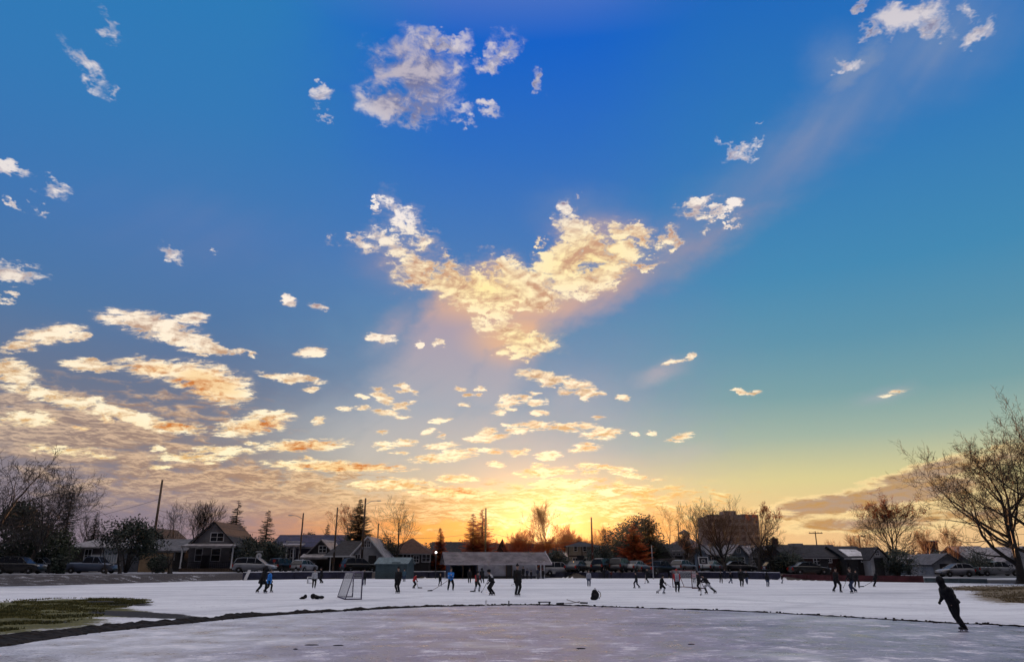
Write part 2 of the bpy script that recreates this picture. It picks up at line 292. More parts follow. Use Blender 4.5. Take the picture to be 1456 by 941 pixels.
# ------------------------------------------------------------------ helpers
rnd = random.Random(11)
class MB:
    """collects faces and links them as ONE mesh object"""
    def __init__(s): s.v = []; s.f = []; s.mi = []; s.sm = []
    def add(s, vs, fs, mi=0, smooth=False):
        o = len(s.v); s.v.extend([tuple(v) for v in vs])
        for f in fs: s.f.append(tuple(i + o for i in f)); s.mi.append(mi); s.sm.append(smooth)
    def box(s, x0, x1, y0, y1, z0, z1, mi=0, M=None, b=0.0):
        if b > 0:   # chamfered upright edges
            pts = [(x0 + b, y0), (x1 - b, y0), (x1, y0 + b), (x1, y1 - b), (x1 - b, y1), (x0 + b, y1), (x0, y1 - b), (x0, y0 + b)]
            return s.prism(pts, z0, z1, mi, M)
        vs = [Vector((x, y, z)) for z in (z0, z1) for x, y in ((x0, y0), (x1, y0), (x1, y1), (x0, y1))]
        if M: vs = [M @ v for v in vs]
        s.add(vs, [(3, 2, 1, 0), (4, 5, 6, 7), (0, 1, 5, 4), (1, 2, 6, 5), (2, 3, 7, 6), (3, 0, 4, 7)], mi)
    def prism(s, pts, z0, z1, mi=0, M=None):
        n = len(pts)
        vs = [Vector((p[0], p[1], z)) for z in (z0, z1) for p in pts]
        if M: vs = [M @ v for v in vs]
        s.add(vs, [tuple(range(n - 1, -1, -1)), tuple(range(n, 2 * n))] + [(i, (i + 1) % n, n + (i + 1) % n, n + i) for i in range(n)], mi)
    def poly_xz(s, pts, y0, y1, mi=0):
        """outline in x,z pushed from y0 to y1"""
        n = len(pts)
        vs = [(p[0], y, p[1]) for y in (y0, y1) for p in pts]
        s.add(vs, [tuple(range(n)), tuple(range(2 * n - 1, n - 1, -1))] + [((i + 1) % n, i, n + i, n + (i + 1) % n) for i in range(n)], mi)
    def slab(s, a, b, c, d, t, mi=0):
        """four corners, thickness t downwards along the normal"""
        a, b, c, d = map(Vector, (a, b, c, d)); n = (b - a).cross(d - a).normalized() * t
        s.add([a, b, c, d, a - n, b - n, c - n, d - n], [(0, 1, 2, 3), (7, 6, 5, 4), (0, 4, 5, 1), (1, 5, 6, 2), (2, 6, 7, 3), (3, 7, 4, 0)], mi)
    def tube(s, pts, r, k=6, mi=0, smooth=True, caps=True):
        pts = [Vector(p) for p in pts]; n = len(pts)
        if not hasattr(r, '__len__'): r = [r] * n
        vs = []; up = None
        for i, p in enumerate(pts):
            t = (pts[min(i + 1, n - 1)] - pts[max(i - 1, 0)])
            t = t.normalized() if t.length > 1e-9 else Vector((0, 0, 1))
            if up is None: up = Vector((1, 0, 0)) if abs(t.x) < .8 else Vector((0, 1, 0))
            a = (up - t * up.dot(t)); a = a.normalized() if a.length > 1e-6 else t.orthogonal().normalized()
            b_ = t.cross(a); up = a
            for j in range(k):
                w_ = 2 * math.pi * j / k
                vs.append(p + (a * math.cos(w_) + b_ * math.sin(w_)) * r[i])
        fs = [(i * k + j, i * k + (j + 1) % k, (i + 1) * k + (j + 1) % k, (i + 1) * k + j) for i in range(n - 1) for j in range(k)]
        if caps: fs += [tuple(range(k - 1, -1, -1)), tuple(range((n - 1) * k, n * k))]
        s.add(vs, fs, mi, smooth)
    def lathe(s, prof, k=12, mi=0, M=None, smooth=True):
        vs = [Vector((r * math.cos(2 * math.pi * j / k), r * math.sin(2 * math.pi * j / k), z)) for r, z in prof for j in range(k)]
        if M: vs = [M @ v for v in vs]
        n = len(prof)
        s.add(vs, [(i * k + j, i * k + (j + 1) % k, (i + 1) * k + (j + 1) % k, (i + 1) * k + j) for i in range(n - 1) for j in range(k)] + [tuple(range(k - 1, -1, -1)), tuple(range((n - 1) * k, n * k))], mi, smooth)
    def ell(s, c, r, M=None, mi=0, nu=12, nv=8):
        c = Vector(c); vs = [Vector((0, 0, -1))]
        for i in range(1, nv):
            ph = math.pi * i / nv
            for j in range(nu):
                th = 2 * math.pi * j / nu
                vs.append(Vector((math.sin(ph) * math.cos(th), math.sin(ph) * math.sin(th), -math.cos(ph))))
        vs.append(Vector((0, 0, 1)))
        vs = [Vector((v.x * r[0], v.y * r[1], v.z * r[2])) for v in vs]
        if M: vs = [M @ v for v in vs]
        vs = [v + c for v in vs]
        fs = [(0, 1 + (j + 1) % nu, 1 + j) for j in range(nu)]
        for i in range(nv - 2):
            a = 1 + i * nu
            fs += [(a + j, a + (j + 1) % nu, a + nu + (j + 1) % nu, a + nu + j) for j in range(nu)]
        e_ = len(vs) - 1; a = 1 + (nv - 2) * nu
        fs += [(a + j, a + (j + 1) % nu, e_) for j in range(nu)]
        s.add(vs, fs, mi, True)
    def mesh(s, name, mats):
        me = bpy.data.meshes.new(name); me.from_pydata(s.v, [], s.f)
        for m_ in (mats if isinstance(mats, (list, tuple)) else [mats]): me.materials.append(m_)
        me.polygons.foreach_set('material_index', s.mi); me.polygons.foreach_set('use_smooth', s.sm)
        me.update(); return me
    def build(s, name, mats, parent=None, loc=None):
        o = bpy.data.objects.new(name, s.mesh(name, mats)); C.objects.link(o)
        if parent: o.parent = parent
        if loc is not None: o.location = loc
        return o
def tag(o, label=None, cat=None, group=None, kind=None):
    if label: o['label'] = label
    if cat: o['category'] = cat
    if group: o['group'] = group
    if kind: o['kind'] = kind
    return o
def empty(name, loc, rz=0.0, label=None, cat=None, group=None):
    o = bpy.data.objects.new(name, None); C.objects.link(o)
    o.location = loc; o.rotation_euler = (0, 0, rz); o.empty_display_size = 0.3
    return tag(o, label, cat, group)
def copy_tree(o, parent=None):
    c = o.copy(); C.objects.link(c)
    if parent: c.parent = parent
    for ch in [k for k in bpy.data.objects if k.parent == o]: copy_tree(ch, c)
    return c
def link(name, me, parent=None, loc=None, rz=0.0, sc=None):
    o = bpy.data.objects.new(name, me); C.objects.link(o)
    if parent: o.parent = parent
    if loc is not None: o.location = loc
    o.rotation_euler = (0, 0, rz)
    if sc: o.scale = (sc, sc, sc) if not hasattr(sc, '__len__') else sc
    return o

_mc = {}
def mat(name, col, rough=0.8, var=0.25, scale=3.0, spec=0.3, metal=0.0, trans=0.0, bump=0.0, col2=None, coord='Object', stretch=None, detail=4):
    """procedural surface: base colour broken up by fractal noise"""
    if name in _mc: return _mc[name]
    m_ = bpy.data.materials.new(name); m_.use_nodes = True
    nt = m_.node_tree; nt.nodes.clear(); gg = G(nt)
    tc = nt.nodes.new('ShaderNodeTexCoord').outputs[coord]
    if stretch: tc = gg.vm('MULTIPLY', tc, stretch)
    n_ = gg.noise(tc, scale, detail, 0.6)
    c2 = col2 if col2 else tuple(c * (1 - var) for c in col); c1 = col if col2 else tuple(min(1, c * (1 + var)) for c in col)
    cc = gg.mix(gg.ss(n_, .3, .7), c2, c1)
    p = nt.nodes.new('ShaderNodeBsdfPrincipled')
    nt.links.new(cc, p.inputs['Base Color']); p.inputs['Roughness'].default_value = rough
    p.inputs['Specular IOR Level'].default_value = spec; p.inputs['Metallic'].default_value = metal
    if bump:
        b_ = nt.nodes.new('ShaderNodeBump'); b_.inputs['Strength'].default_value = bump; b_.inputs['Distance'].default_value = 0.02
        nt.links.new(n_, b_.inputs['Height']); nt.links.new(b_.outputs[0], p.inputs['Normal'])
    out = nt.nodes.new('ShaderNodeOutputMaterial'); sh = p.outputs[0]
    if trans:
        t_ = nt.nodes.new('ShaderNodeBsdfTranslucent'); nt.links.new(cc, t_.inputs[0])
        mx = nt.nodes.new('ShaderNodeMixShader'); mx.inputs[0].default_value = trans
        nt.links.new(sh, mx.inputs[1]); nt.links.new(t_.outputs[0], mx.inputs[2]); sh = mx.outputs[0]
    nt.links.new(sh, out.inputs[0]); _mc[name] = m_
    return m_
def siding(name, col, pitch=0.2, rough=0.8, vert=False, groove=0.75):
    """painted boards: thin groove lines, weather noise"""
    if name in _mc: return _mc[name]
    m_ = bpy.data.materials.new(name); m_.use_nodes = True
    nt = m_.node_tree; nt.nodes.clear(); gg = G(nt)
    tc = nt.nodes.new('ShaderNodeTexCoord').outputs['Object']
    sp = nt.nodes.new('ShaderNodeSeparateXYZ'); nt.links.new(tc, sp.inputs[0])
    ax = gg.m('ADD', sp.outputs[0], sp.outputs[1]) if vert else sp.outputs[2]
    fr = gg.m('FRACT', gg.m('DIVIDE', ax, pitch))
    line = gg.m('LESS_THAN', fr, 0.12)
    n_ = gg.noise(tc, 1.3, 5, .65)
    c_ = gg.mix(gg.ss(n_, .25, .75), tuple(c * .72 for c in col), tuple(min(1, c * 1.12) for c in col))
    c_ = gg.mix(gg.m('MULTIPLY', line, 1 - groove), c_, tuple(c * .3 for c in col))
    p = nt.nodes.new('ShaderNodeBsdfPrincipled'); nt.links.new(c_, p.inputs['Base Color'])
    p.inputs['Roughness'].default_value = rough; p.inputs['Specular IOR Level'].default_value = .25
    b_ = nt.nodes.new('ShaderNodeBump'); b_.inputs['Distance'].default_value = 0.015; nt.links.new(fr, b_.inputs['Height']); nt.links.new(b_.outputs[0], p.inputs['Normal'])
    out = nt.nodes.new('ShaderNodeOutputMaterial'); nt.links.new(p.outputs[0], out.inputs[0]); _mc[name] = m_
    return m_
M_bark = mat('bark', (0.032, 0.024, 0.020), .75, .35, 6, .35, bump=.4)
M_twig = mat('twig', (0.015, 0.012, 0.011), .65, .3, 2, .3)
M_twig_sunred = mat('twig_sun_red', (0.60, 0.11, 0.022), .4, .3, 2, .6, trans=.65)  # red-orange glow of the low sun put into the twig colour
M_twig_sungold = mat('twig_sun_gold', (0.42, 0.16, 0.04), .4, .3, 2, .6, trans=.55)  # golden backlight put into the twig colour
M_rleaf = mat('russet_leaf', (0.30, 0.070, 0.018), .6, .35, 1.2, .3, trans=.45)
M_needle = mat('needle', (0.020, 0.032, 0.020), .6, .4, 1.5, .3, trans=.15)
M_needle_sunred = mat('needle_sun_red', (0.38, 0.075, 0.022), .5, .4, 1.5, .4, trans=.6)  # sunset glow put into the needle colour
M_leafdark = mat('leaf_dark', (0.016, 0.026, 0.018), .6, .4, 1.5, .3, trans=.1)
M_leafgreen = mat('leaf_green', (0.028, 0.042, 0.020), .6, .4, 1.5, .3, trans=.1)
M_white = mat('white_paint', (.62, .62, .64), .5, .12, 2)
M_glass = mat('window_glass', (.014, .016, .022), .15, .3, 1, .25)
M_glassp = mat('curtained_glass', (.30, .36, .42), .35, .25, 3, .5, stretch=(6, 1, .3))
M_metal = mat('galvanised', (.28, .28, .30), .45, .15, 5, .5, .6)
M_darkmetal = mat('dark_metal', (.03, .03, .035), .45, .2, 5, .5, .4)
M_roof_d = mat('roof_dark', (.030, .028, .032), .85, .35, 2.5, .2, bump=.3)
M_roof_p = mat('roof_frosted', (.30, .28, .30), .8, .30, 1.6, .2, col2=(.15, .14, .15), detail=7)
M_roof_b = mat('roof_brown', (.060, .030, .022), .85, .35, 2.5, .2)
M_roof_g = mat('roof_grey', (.10, .10, .115), .85, .3, 2, .2)
M_wood = mat('pole_wood', (.075, .050, .036), .8, .35, 4, .3, stretch=(1, 1, .15), bump=.3)
# ------------------------------------------------------------------ ground
ARC = [(0, 918), (100, 903), (200, 892), (285, 884), (370, 876), (500, 868), (600, 863), (680, 861), (750, 860), (830, 861.5), (900, 864), (1050, 869), (1200, 877), (1330, 885), (1456, 891)]
arc = [gnd(*p) for p in ARC]
BND = [(-400, 40), (-70, 48), (-52, 55), (-45, 59), (-38, 66), (-34.5, 77), (-28, 89), (-20, 94), (-11.5, 96), (-10.5, 101), (6, 101), (8, 96), (22, 97), (29.5, 95), (31, 84), (36.6, 76), (43, 70.5), (52, 62), (70, 52), (400, 40)]
bx, by = np.array([b[0] for b in BND], float), np.array([b[1] for b in BND], float)
def hgt(x, y):
    B = np.interp(x, bx, by)
    wd = np.interp(x, [-60, -38, -28, 70], [14, 12, 2.5, 2.5])
    t = np.clip((y - B) / wd, 0, 1); t = t * t * (3 - 2 * t)
    return t * np.interp(x, [29, 36, 42], [.72, .5, .25])
def gz(x, y): return float(hgt(np.array(float(x)), np.array(float(y))))
def vnoise(x, y, seed=0, oct_=4, f=1.0):
    """smooth value noise"""
    out = np.zeros_like(x); amp, tot = 1.0, 0.0
    for o in range(oct_):
        xi, yi = np.floor(x * f).astype(int), np.floor(y * f).astype(int)
        fx, fy = x * f - xi, y * f - yi; fx = fx * fx * (3 - 2 * fx); fy = fy * fy * (3 - 2 * fy)
        def hsh(a, b): 
            h_ = (a * 374761393 + b * 668265263 + (seed + o) * 1442695041) & 0xffffffff
            h_ = ((h_ ^ (h_ >> 13)) * 1274126177) & 0xffffffff
            return ((h_ ^ (h_ >> 16)) & 0xffff) / 65535.0
        v = (hsh(xi, yi) * (1 - fx) + hsh(xi + 1, yi) * fx) * (1 - fy) + (hsh(xi, yi + 1) * (1 - fx) + hsh(xi + 1, yi + 1) * fx) * fy
        out += v * amp; tot += amp; amp *= .5; f *= 2
    return out / tot
xs = np.concatenate([[-6000, -3000, -1500, -800, -400, -220, -150, -110], np.arange(-80, 80.01, .5), [110, 150, 220, 400, 800, 1500, 3000, 6000]])
ys = np.concatenate([[-3000, -800, -200, -60, -20], np.arange(0, 60, .33), np.arange(60, 112, .5), [116, 122, 130, 145, 170, 210, 280, 400, 700, 1200, 2500, 8000]])
XX, YY = np.meshgrid(xs, ys)
# the skating field is flat; small unevenness in the snow only outside the near rink
ZZ = hgt(XX, YY) + np.where(YY > 300, 0, 0.0)
ZZ += (vnoise(XX, YY, 3, 4, .35) - .5) * 0.05 * (ZZ > 0.02)
def in_px(x, y, cx, cy, a, b, th=0.0):
    """soft patch whose outline was measured in the photograph, as ground distance"""
    c0 = gnd(cx, cy); ct, st = math.cos(math.radians(th)), math.sin(math.radians(th))
    u = gnd(cx + ct * a, cy + st * a) - c0
    vv = (gnd(cx - st * b, cy + ct * b) - gnd(cx + st * b, cy - ct * b)) / 2
    Mi = np.linalg.inv(np.array([[u.x, vv.x], [u.y, vv.y]]))
    p = Mi @ np.stack([(x - c0.x).ravel(), (y - c0.y).ravel()])
    return np.clip(1.6 - 1.15 * np.sqrt((p ** 2).sum(0)), 0, 1).reshape(x.shape)
def zone(x, y, lst):
    m_ = np.zeros_like(x, float)
    for e_ in lst: m_ = np.maximum(m_, in_px(x, y, *e_[:5]) * (e_[5] if len(e_) > 5 else 1))
    return m_
GRASS = [(30, 870, 120, 18, 2), (100, 859, 90, 9, 0), (-40, 882, 100, 17, 0), (150, 855, 70, 5, 1, .85), (130, 868, 90, 8, 2, .9)]
SOIL = [(165, 857, 55, 3.2, 2, .95), (200, 873, 95, 4.2, 3, 1), (245, 877, 60, 2.0, 0, .7), (60, 884, 50, 3, 0, .6)]
RIGHT = [(1456, 841, 75, 11, 0), (1400, 836, 60, 4, 0, .8), (1470, 850, 50, 8, 0, .6)]
near_arc = np.zeros_like(XX)
dB = YY - np.interp(XX, bx, by)
bank = np.clip((dB + .3) / .6, 0, 1)
leftside = np.clip((-XX - 30) / 5, 0, 1) * (YY < 140)
grs = np.maximum(zone(XX, YY, GRASS), zone(XX, YY, RIGHT) * .9)
verge = np.clip((dB + 9 * leftside + 1) / 4, 0, 1) * leftside * np.clip((8 - dB) / 4, 0, 1)
soil = zone(XX, YY, SOIL)
# shaded tracks worn in the far snow
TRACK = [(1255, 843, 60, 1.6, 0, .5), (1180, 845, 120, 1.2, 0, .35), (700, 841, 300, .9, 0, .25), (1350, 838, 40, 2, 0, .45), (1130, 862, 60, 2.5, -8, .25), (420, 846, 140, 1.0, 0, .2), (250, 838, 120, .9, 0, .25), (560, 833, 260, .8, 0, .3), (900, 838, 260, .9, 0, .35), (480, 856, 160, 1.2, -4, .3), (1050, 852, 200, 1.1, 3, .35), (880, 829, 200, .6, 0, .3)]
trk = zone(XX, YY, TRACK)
me = bpy.data.meshes.new('ground')
ny, nx = XX.shape
idx = np.arange(nx * ny).reshape(ny, nx)
fc = np.stack([idx[:-1, :-1], idx[:-1, 1:], idx[1:, 1:], idx[1:, :-1]], -1).reshape(-1, 4)
me.vertices.add(nx * ny); me.vertices.foreach_set('co', np.stack([XX, YY, ZZ], -1).ravel().astype(np.float32))
me.loops.add(fc.size); me.loops.foreach_set('vertex_index', fc.ravel())
me.polygons.add(len(fc)); me.polygons.foreach_set('loop_start', np.arange(0, fc.size, 4)); me.polygons.foreach_set('use_smooth', np.ones(len(fc), bool))
me.update(calc_edges=True)
def attr(me, name, a):
    at = me.attributes.new(name, 'FLOAT', 'POINT'); at.data.foreach_set('value', a.ravel().astype(np.float32))
attr(me, 'grass', np.maximum(grs, verge * np.clip((-XX - 44) / 8, 0, 1) * .6)); attr(me, 'soil', soil); attr(me, 'bank', np.where(leftside > .5, .66, 1.0) * np.maximum(bank, leftside * np.clip((dB + 7) / 4, 0, 1))); attr(me, 'track', trk); attr(me, 'up', np.clip((dB - 3 - 9 * leftside) / 3, 0, 1))
mt = bpy.data.materials.new('snow_ground'); mt.use_nodes = True; nt = mt.node_tree; nt.nodes.clear(); gg = G(nt)
pos = nt.nodes.new('ShaderNodeTexCoord').outputs['Object']
def at_(n_): 
    a = nt.nodes.new('ShaderNodeAttribute'); a.attribute_name = n_; return a.outputs['Fac']
big = gg.noise(gg.vm('MULTIPLY', pos, (.06, .16, 1)), 1.0, 5, .6)
med = gg.noise(gg.vm('MULTIPLY', pos, (.55, 1.0, 1)), 1.0, 6, .65)
fine = gg.noise(pos, 7.0, 5, .7)
snow = gg.mix(gg.ss(med, .3, .7), (.50, .50, .56), (.68, .69, .74))
snow = gg.mix(gg.ss(big, .35, .7), snow, (.74, .75, .80))
snow = gg.mix(gg.m('MULTIPLY', gg.ss(fine, .60, .74), .35), snow, (.36, .35, .38))
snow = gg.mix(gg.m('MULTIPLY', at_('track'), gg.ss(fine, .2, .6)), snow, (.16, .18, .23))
grass_c = gg.mix(gg.ss(fine, .35, .65), (.045, .045, .012), (.15, .135, .035))
grass_c = gg.mix(gg.ss(med, .45, .7), grass_c, (.055, .052, .018))
spx = nt.nodes.new('ShaderNodeSeparateXYZ'); nt.links.new(pos, spx.inputs[0])
grass_c = gg.mix(gg.ss(spx.outputs[0], 15, 22), grass_c, gg.mix(gg.ss(fine, .35, .65), (.09, .065, .04), (.19, .145, .085)))
soil_c = gg.mix(gg.ss(fine, .4, .7), (.008, .007, .008), (.040, .030, .022))
ragg = gg.m('ADD', gg.m('MULTIPLY', gg.m('SUBTRACT', med, .5), 1.0), gg.m('MULTIPLY', gg.m('SUBTRACT', fine, .5), .8))
iso = gg.noise(gg.vm('MULTIPLY', pos, (.30, .22, 1)), 1.0, 3, .5, dist=1.2)
cut = gg.m('MULTIPLY', gg.ss(gg.m('ABSOLUTE', gg.m('SUBTRACT', gg.m('FRACT', gg.m('MULTIPLY', iso, 9.0)), .5)), .045, .0), .40)
snow = gg.mix(cut, snow, (.30, .31, .38))
foot = gg.ss(gg.noise(gg.vm('MULTIPLY', pos, (2.2, 1.4, 1)), 1.0, 3, .6), .60, .70)
snow = gg.mix(gg.m('MULTIPLY', gg.m('MULTIPLY', foot, gg.ss(big, .4, .6)), .45), snow, (.30, .30, .36))
snow = gg.mix(gg.m('MULTIPLY', gg.ss(gg.noise(gg.vm('MULTIPLY', pos, (.10, .5, 1)), 1.0, 6, .7), .50, .66), .50), snow, (.40, .41, .47))
c = gg.mix(gg.ss(gg.m('ADD', at_('grass'), ragg), .38, .56), snow, grass_c)
c = gg.mix(gg.ss(gg.m('ADD', at_('soil'), ragg), .40, .55), c, soil_c)
c = gg.mix(gg.ss(gg.m('ADD', at_('bank'), ragg), .40, .6), c, gg.mix(gg.ss(fine, .35, .7), (.018, .015, .016), (.085, .065, .055)))
street = gg.mix(gg.ss(big, .42, .6), (.045, .045, .050), (.40, .40, .44))
c = gg.mix(gg.ss(gg.m('ADD', at_('up'), gg.m('MULTIPLY', ragg, .4)), .4, .6), c, street)
p = nt.nodes.new('ShaderNodeBsdfPrincipled'); nt.links.new(c, p.inputs['Base Color']); p.inputs['Roughness'].default_value = .75; p.inputs['Specular IOR Level'].default_value = .22
b_ = nt.nodes.new('ShaderNodeBump'); b_.inputs['Strength'].default_value = .7; b_.inputs['Distance'].default_value = .05
nt.links.new(gg.m('ADD', med, gg.m('MULTIPLY', fine, .5)), b_.inputs['Height']); nt.links.new(b_.outputs[0], p.inputs['Normal'])
nt.links.new(p.outputs[0], nt.nodes.new('ShaderNodeOutputMaterial').inputs[0])
me.materials.append(mt); ground = link('ground', me); tag(ground, kind='structure')

# ---- near rink: a thin sheet of ice on the ground
def spline(P, n=8):
    P = [Vector(p) for p in P]; out = []
    for i in range(len(P) - 1):
        p0, p1, p2, p3 = P[max(i - 1, 0)], P[i], P[i + 1], P[min(i + 2, len(P) - 1)]
        for k in range(n):
            t = k / n
            out.append(.5 * ((2 * p1) + (p2 - p0) * t + (2 * p0 - 5 * p1 + 4 * p2 - p3) * t * t + (3 * p1 - p0 - 3 * p2 + p3) * t ** 3))
    out.append(P[-1]); return out
left_ext = [Vector((-6, -9, 0)), Vector((-9.6, -2, 0)), Vector((-11.0, 5, 0)), Vector((-11.1, 11, 0))]
right_ext = [Vector((15.2, 16, 0)), Vector((15.6, 9, 0)), Vector((13.6, 1, 0)), Vector((9, -7, 0))]
rim = spline(left_ext + arc + right_ext, 10)
m_ = MB()
cen = Vector((1.5, 10, 0))
rings = [1.0, .93, .8, .6, .4, .2]
vs = [tuple(cen + (p - cen) * r_) for r_ in rings for p in rim]; n = len(rim)
vs = [(v[0], v[1], .004) for v in vs] + [(cen.x, cen.y, .004)]
fs = [(r_ * n + i, r_ * n + (i + 1) % n, (r_ + 1) * n + (i + 1) % n, (r_ + 1) * n + i) for r_ in range(len(rings) - 1) for i in range(n)]
fs += [((len(rings) - 1) * n + i, (len(rings) - 1) * n + (i + 1) % n, len(vs) - 1) for i in range(n)]
m_.add(vs, [f[::-1] for f in fs])
mi_ = bpy.data.materials.new('rink_ice'); mi_.use_nodes = True; nt = mi_.node_tree; nt.nodes.clear(); gg = G(nt)
pos = nt.nodes.new('ShaderNodeTexCoord').outputs['Object']
sp_ = nt.nodes.new('ShaderNodeSeparateXYZ'); nt.links.new(pos, sp_.inputs[0])
big = gg.noise(gg.vm('MULTIPLY', pos, (.16, .26, 1)), 1.0, 6, .65)
med = gg.noise(gg.vm('MULTIPLY', pos, (1.0, .9, 1)), 1.0, 8, .74)
fine = gg.noise(pos, 14.0, 5, .7)
scr = gg.noise(gg.vm('MULTIPLY', pos, (1.2, 9, 1)), 1.0, 4, .6, dist=1.5)
# frosted pale ice to the left, cloudier mauve ice in the middle and right
lr = gg.ss(gg.m('ADD', sp_.outputs[0], gg.m('MULTIPLY', gg.m('SUBTRACT', big, .5), 6)), -8.5, -1.0)
base = gg.mix(lr, (.56, .57, .64), (.285, .245, .35))
base = gg.mix(gg.m('MULTIPLY', gg.ss(sp_.outputs[0], 3, 10), .65), base, (.33, .335, .41))
base = gg.mix(gg.ss(med, .36, .62), gg.vm('SCALE', base, sc=.62), gg.vm('SCALE', base, sc=1.08))
base = gg.mix(gg.m('MULTIPLY', gg.ss(big, .50, .66), .55), base, gg.vm('SCALE', base, sc=.66))
base = gg.mix(gg.m('MULTIPLY', gg.ss(big, .46, .34), .55), base, (.62, .62, .68))
iso = gg.noise(gg.vm('MULTIPLY', pos, (.22, .16, 1)), 1.0, 2, .45, dist=1.4)
iso2 = gg.noise(gg.vm('MULTIPLY', pos, (.5, .2, 1)), 1.0, 2, .45, dist=.8)
def cuts(n_, k_, w_): return gg.ss(gg.m('ABSOLUTE', gg.m('SUBTRACT', gg.m('FRACT', gg.m('MULTIPLY', n_, k_)), .5)), w_, 0.0)
lines = gg.m('MAXIMUM', cuts(iso, 26.0, .06), cuts(iso2, 18.0, .05))
base = gg.mix(gg.m('MULTIPLY', gg.m('MULTIPLY', lines, gg.ss(fine, .42, .6)), .55), base, (.70, .70, .76))
base = gg.mix(gg.m('MULTIPLY', gg.ss(gg.m('ADD', med, gg.m('MULTIPLY', scr, .6)), .86, .95), .85), base, (.76, .73, .77))
base = gg.mix(gg.m('MULTIPLY', gg.ss(gg.m('ADD', fine, gg.m('MULTIPLY', big, .7)), .93, 1.00), .75), base, (.09, .07, .16))
p = nt.nodes.new('ShaderNodeBsdfPrincipled'); nt.links.new(base, p.inputs['Base Color'])
nt.links.new(gg.lerp(med, .35, .65, .22, .60), p.inputs['Roughness']); p.inputs['Specular IOR Level'].default_value = .32
b_ = nt.nodes.new('ShaderNodeBump'); b_.inputs['Strength'].default_value = .5; b_.inputs['Distance'].default_value = .02
nt.links.new(gg.m('ADD', med, gg.m('MULTIPLY', fine, .4)), b_.inputs['Height']); nt.links.new(b_.outputs[0], p.inputs['Normal'])
nt.links.new(p.outputs[0], nt.nodes.new('ShaderNodeOutputMaterial').inputs[0])
ice = m_.build('ice', mi_); tag(ice, kind='structure')

# ---- low bank of soil and dirty snow that rings the near rink
M_soil = mat('bank_soil', (.022, .016, .014), .9, .4, 7, .2, col2=(.004, .0035, .004), bump=.8)
m_ = MB()
path = spline(left_ext + arc + right_ext, 34)
k = 9; vs = []
for i, p in enumerate(path):
    t = (path[min(i + 1, len(path) - 1)] - path[max(i - 1, 0)]).normalized(); nrm = Vector((-t.y, t.x, 0))
    if nrm.dot(p - cen) < 0: nrm = -nrm
    wl = float(np.interp(p.x, [-12, -10.3, -9, -6, -3, 3, 6, 14], [1.5, 1.3, .70, .38, .26, .16, .10, .09])) * (.35 + 1.25 * float(vnoise(np.array(i * .13), np.array(0.3), 5, 5)))
    hh = float(np.interp(p.x, [-12, -9, -6, 0, 6, 14], [.13, .11, .09, .05, .04, .035])) * (.15 + 1.5 * float(vnoise(np.array(i * .3), np.array(2.3), 8, 4)))
    for j in range(k):
        a = j / (k - 1); prof = math.sin(math.pi * a) ** .7
        jit = float(vnoise(np.array(i * .6), np.array(j * .9), 12, 3)) - .5
        q_ = p + nrm * ((a - .15) * wl + jit * .12)
        vs.append((q_.x, q_.y, max(-.004, hh * prof * (1 + jit * .9)) if 0 < j < k - 1 else -.004))
m_.add(vs, [(i * k + j, (i + 1) * k + j, (i + 1) * k + j + 1, i * k + j + 1) for i in range(len(path) - 1) for j in range(k - 1)], 0, False)
r_ = random.Random(4)
for _ in range(420):      # clods
    p = path[r_.randrange(40, len(path) - 40)]
    q_ = p + (p - cen).normalized() * r_.uniform(-.25, .7); s_ = r_.uniform(.015, .045)
    m_.ell((q_.x, q_.y, s_ * .5), (s_ * r_.uniform(.8, 1.8), s_, s_ * .7), None, 0, 5, 4)
bk = m_.build('soil_bank', M_soil); tag(bk, 'low dark bank of soil ringing the near ice rink', 'soil bank', kind='structure')

# ---- grass: far too many blades to count
M_grass = mat('grass_blade', (.16, .14, .045), .7, .5, .8, .2, col2=(.055, .055, .02), trans=.2)
m_ = MB(); r_ = random.Random(9); cnt = 0
def scatter(lst, nmax, ok=.5):
    global cnt
    c_ = 0
    xs_, ys_ = [], []
    for e_ in lst:
        for _ in range(nmax):
            a, rr = r_.uniform(0, 6.283), math.sqrt(r_.random()) * 1.0
            try: p = gnd(e_[0] + math.cos(a) * rr * e_[2], e_[1] + math.sin(a) * rr * e_[3])
            except ZeroDivisionError: continue
            xs_.append(p.x); ys_.append(p.y)
    xs_, ys_ = np.array(xs_), np.array(ys_)
    nz = vnoise(xs_, ys_, 7, 4, .9)
    for x, y, n_ in zip(xs_, ys_, nz):
        if n_ < ok - .06: continue
        z = gz(x, y); h_ = r_.uniform(.03, .085); a = r_.uniform(0, 6.28); dx_, dy_ = math.cos(a) * .022, math.sin(a) * .022
        lx, ly = r_.uniform(-.04, .04), r_.uniform(-.04, .04)
        m_.add([(x - dx_, y - dy_, z), (x + dx_, y + dy_, z), (x + lx, y + ly, z + h_)], [(0, 1, 2)])
scatter(GRASS[:4], 8000)
gr = m_.build('grass', M_grass); tag(gr, 'short olive winter grass at the left of the near rink', 'grass', kind='stuff')
m_ = MB(); scatter(RIGHT, 3000)
gr = m_.build('dry_grass', mat('dry_grass_blade', (.22, .17, .10), .8, .4, .8, .2, col2=(.09, .065, .04), trans=.2)); tag(gr, 'tan dry grass at the right edge of the snow', 'grass', kind='stuff')
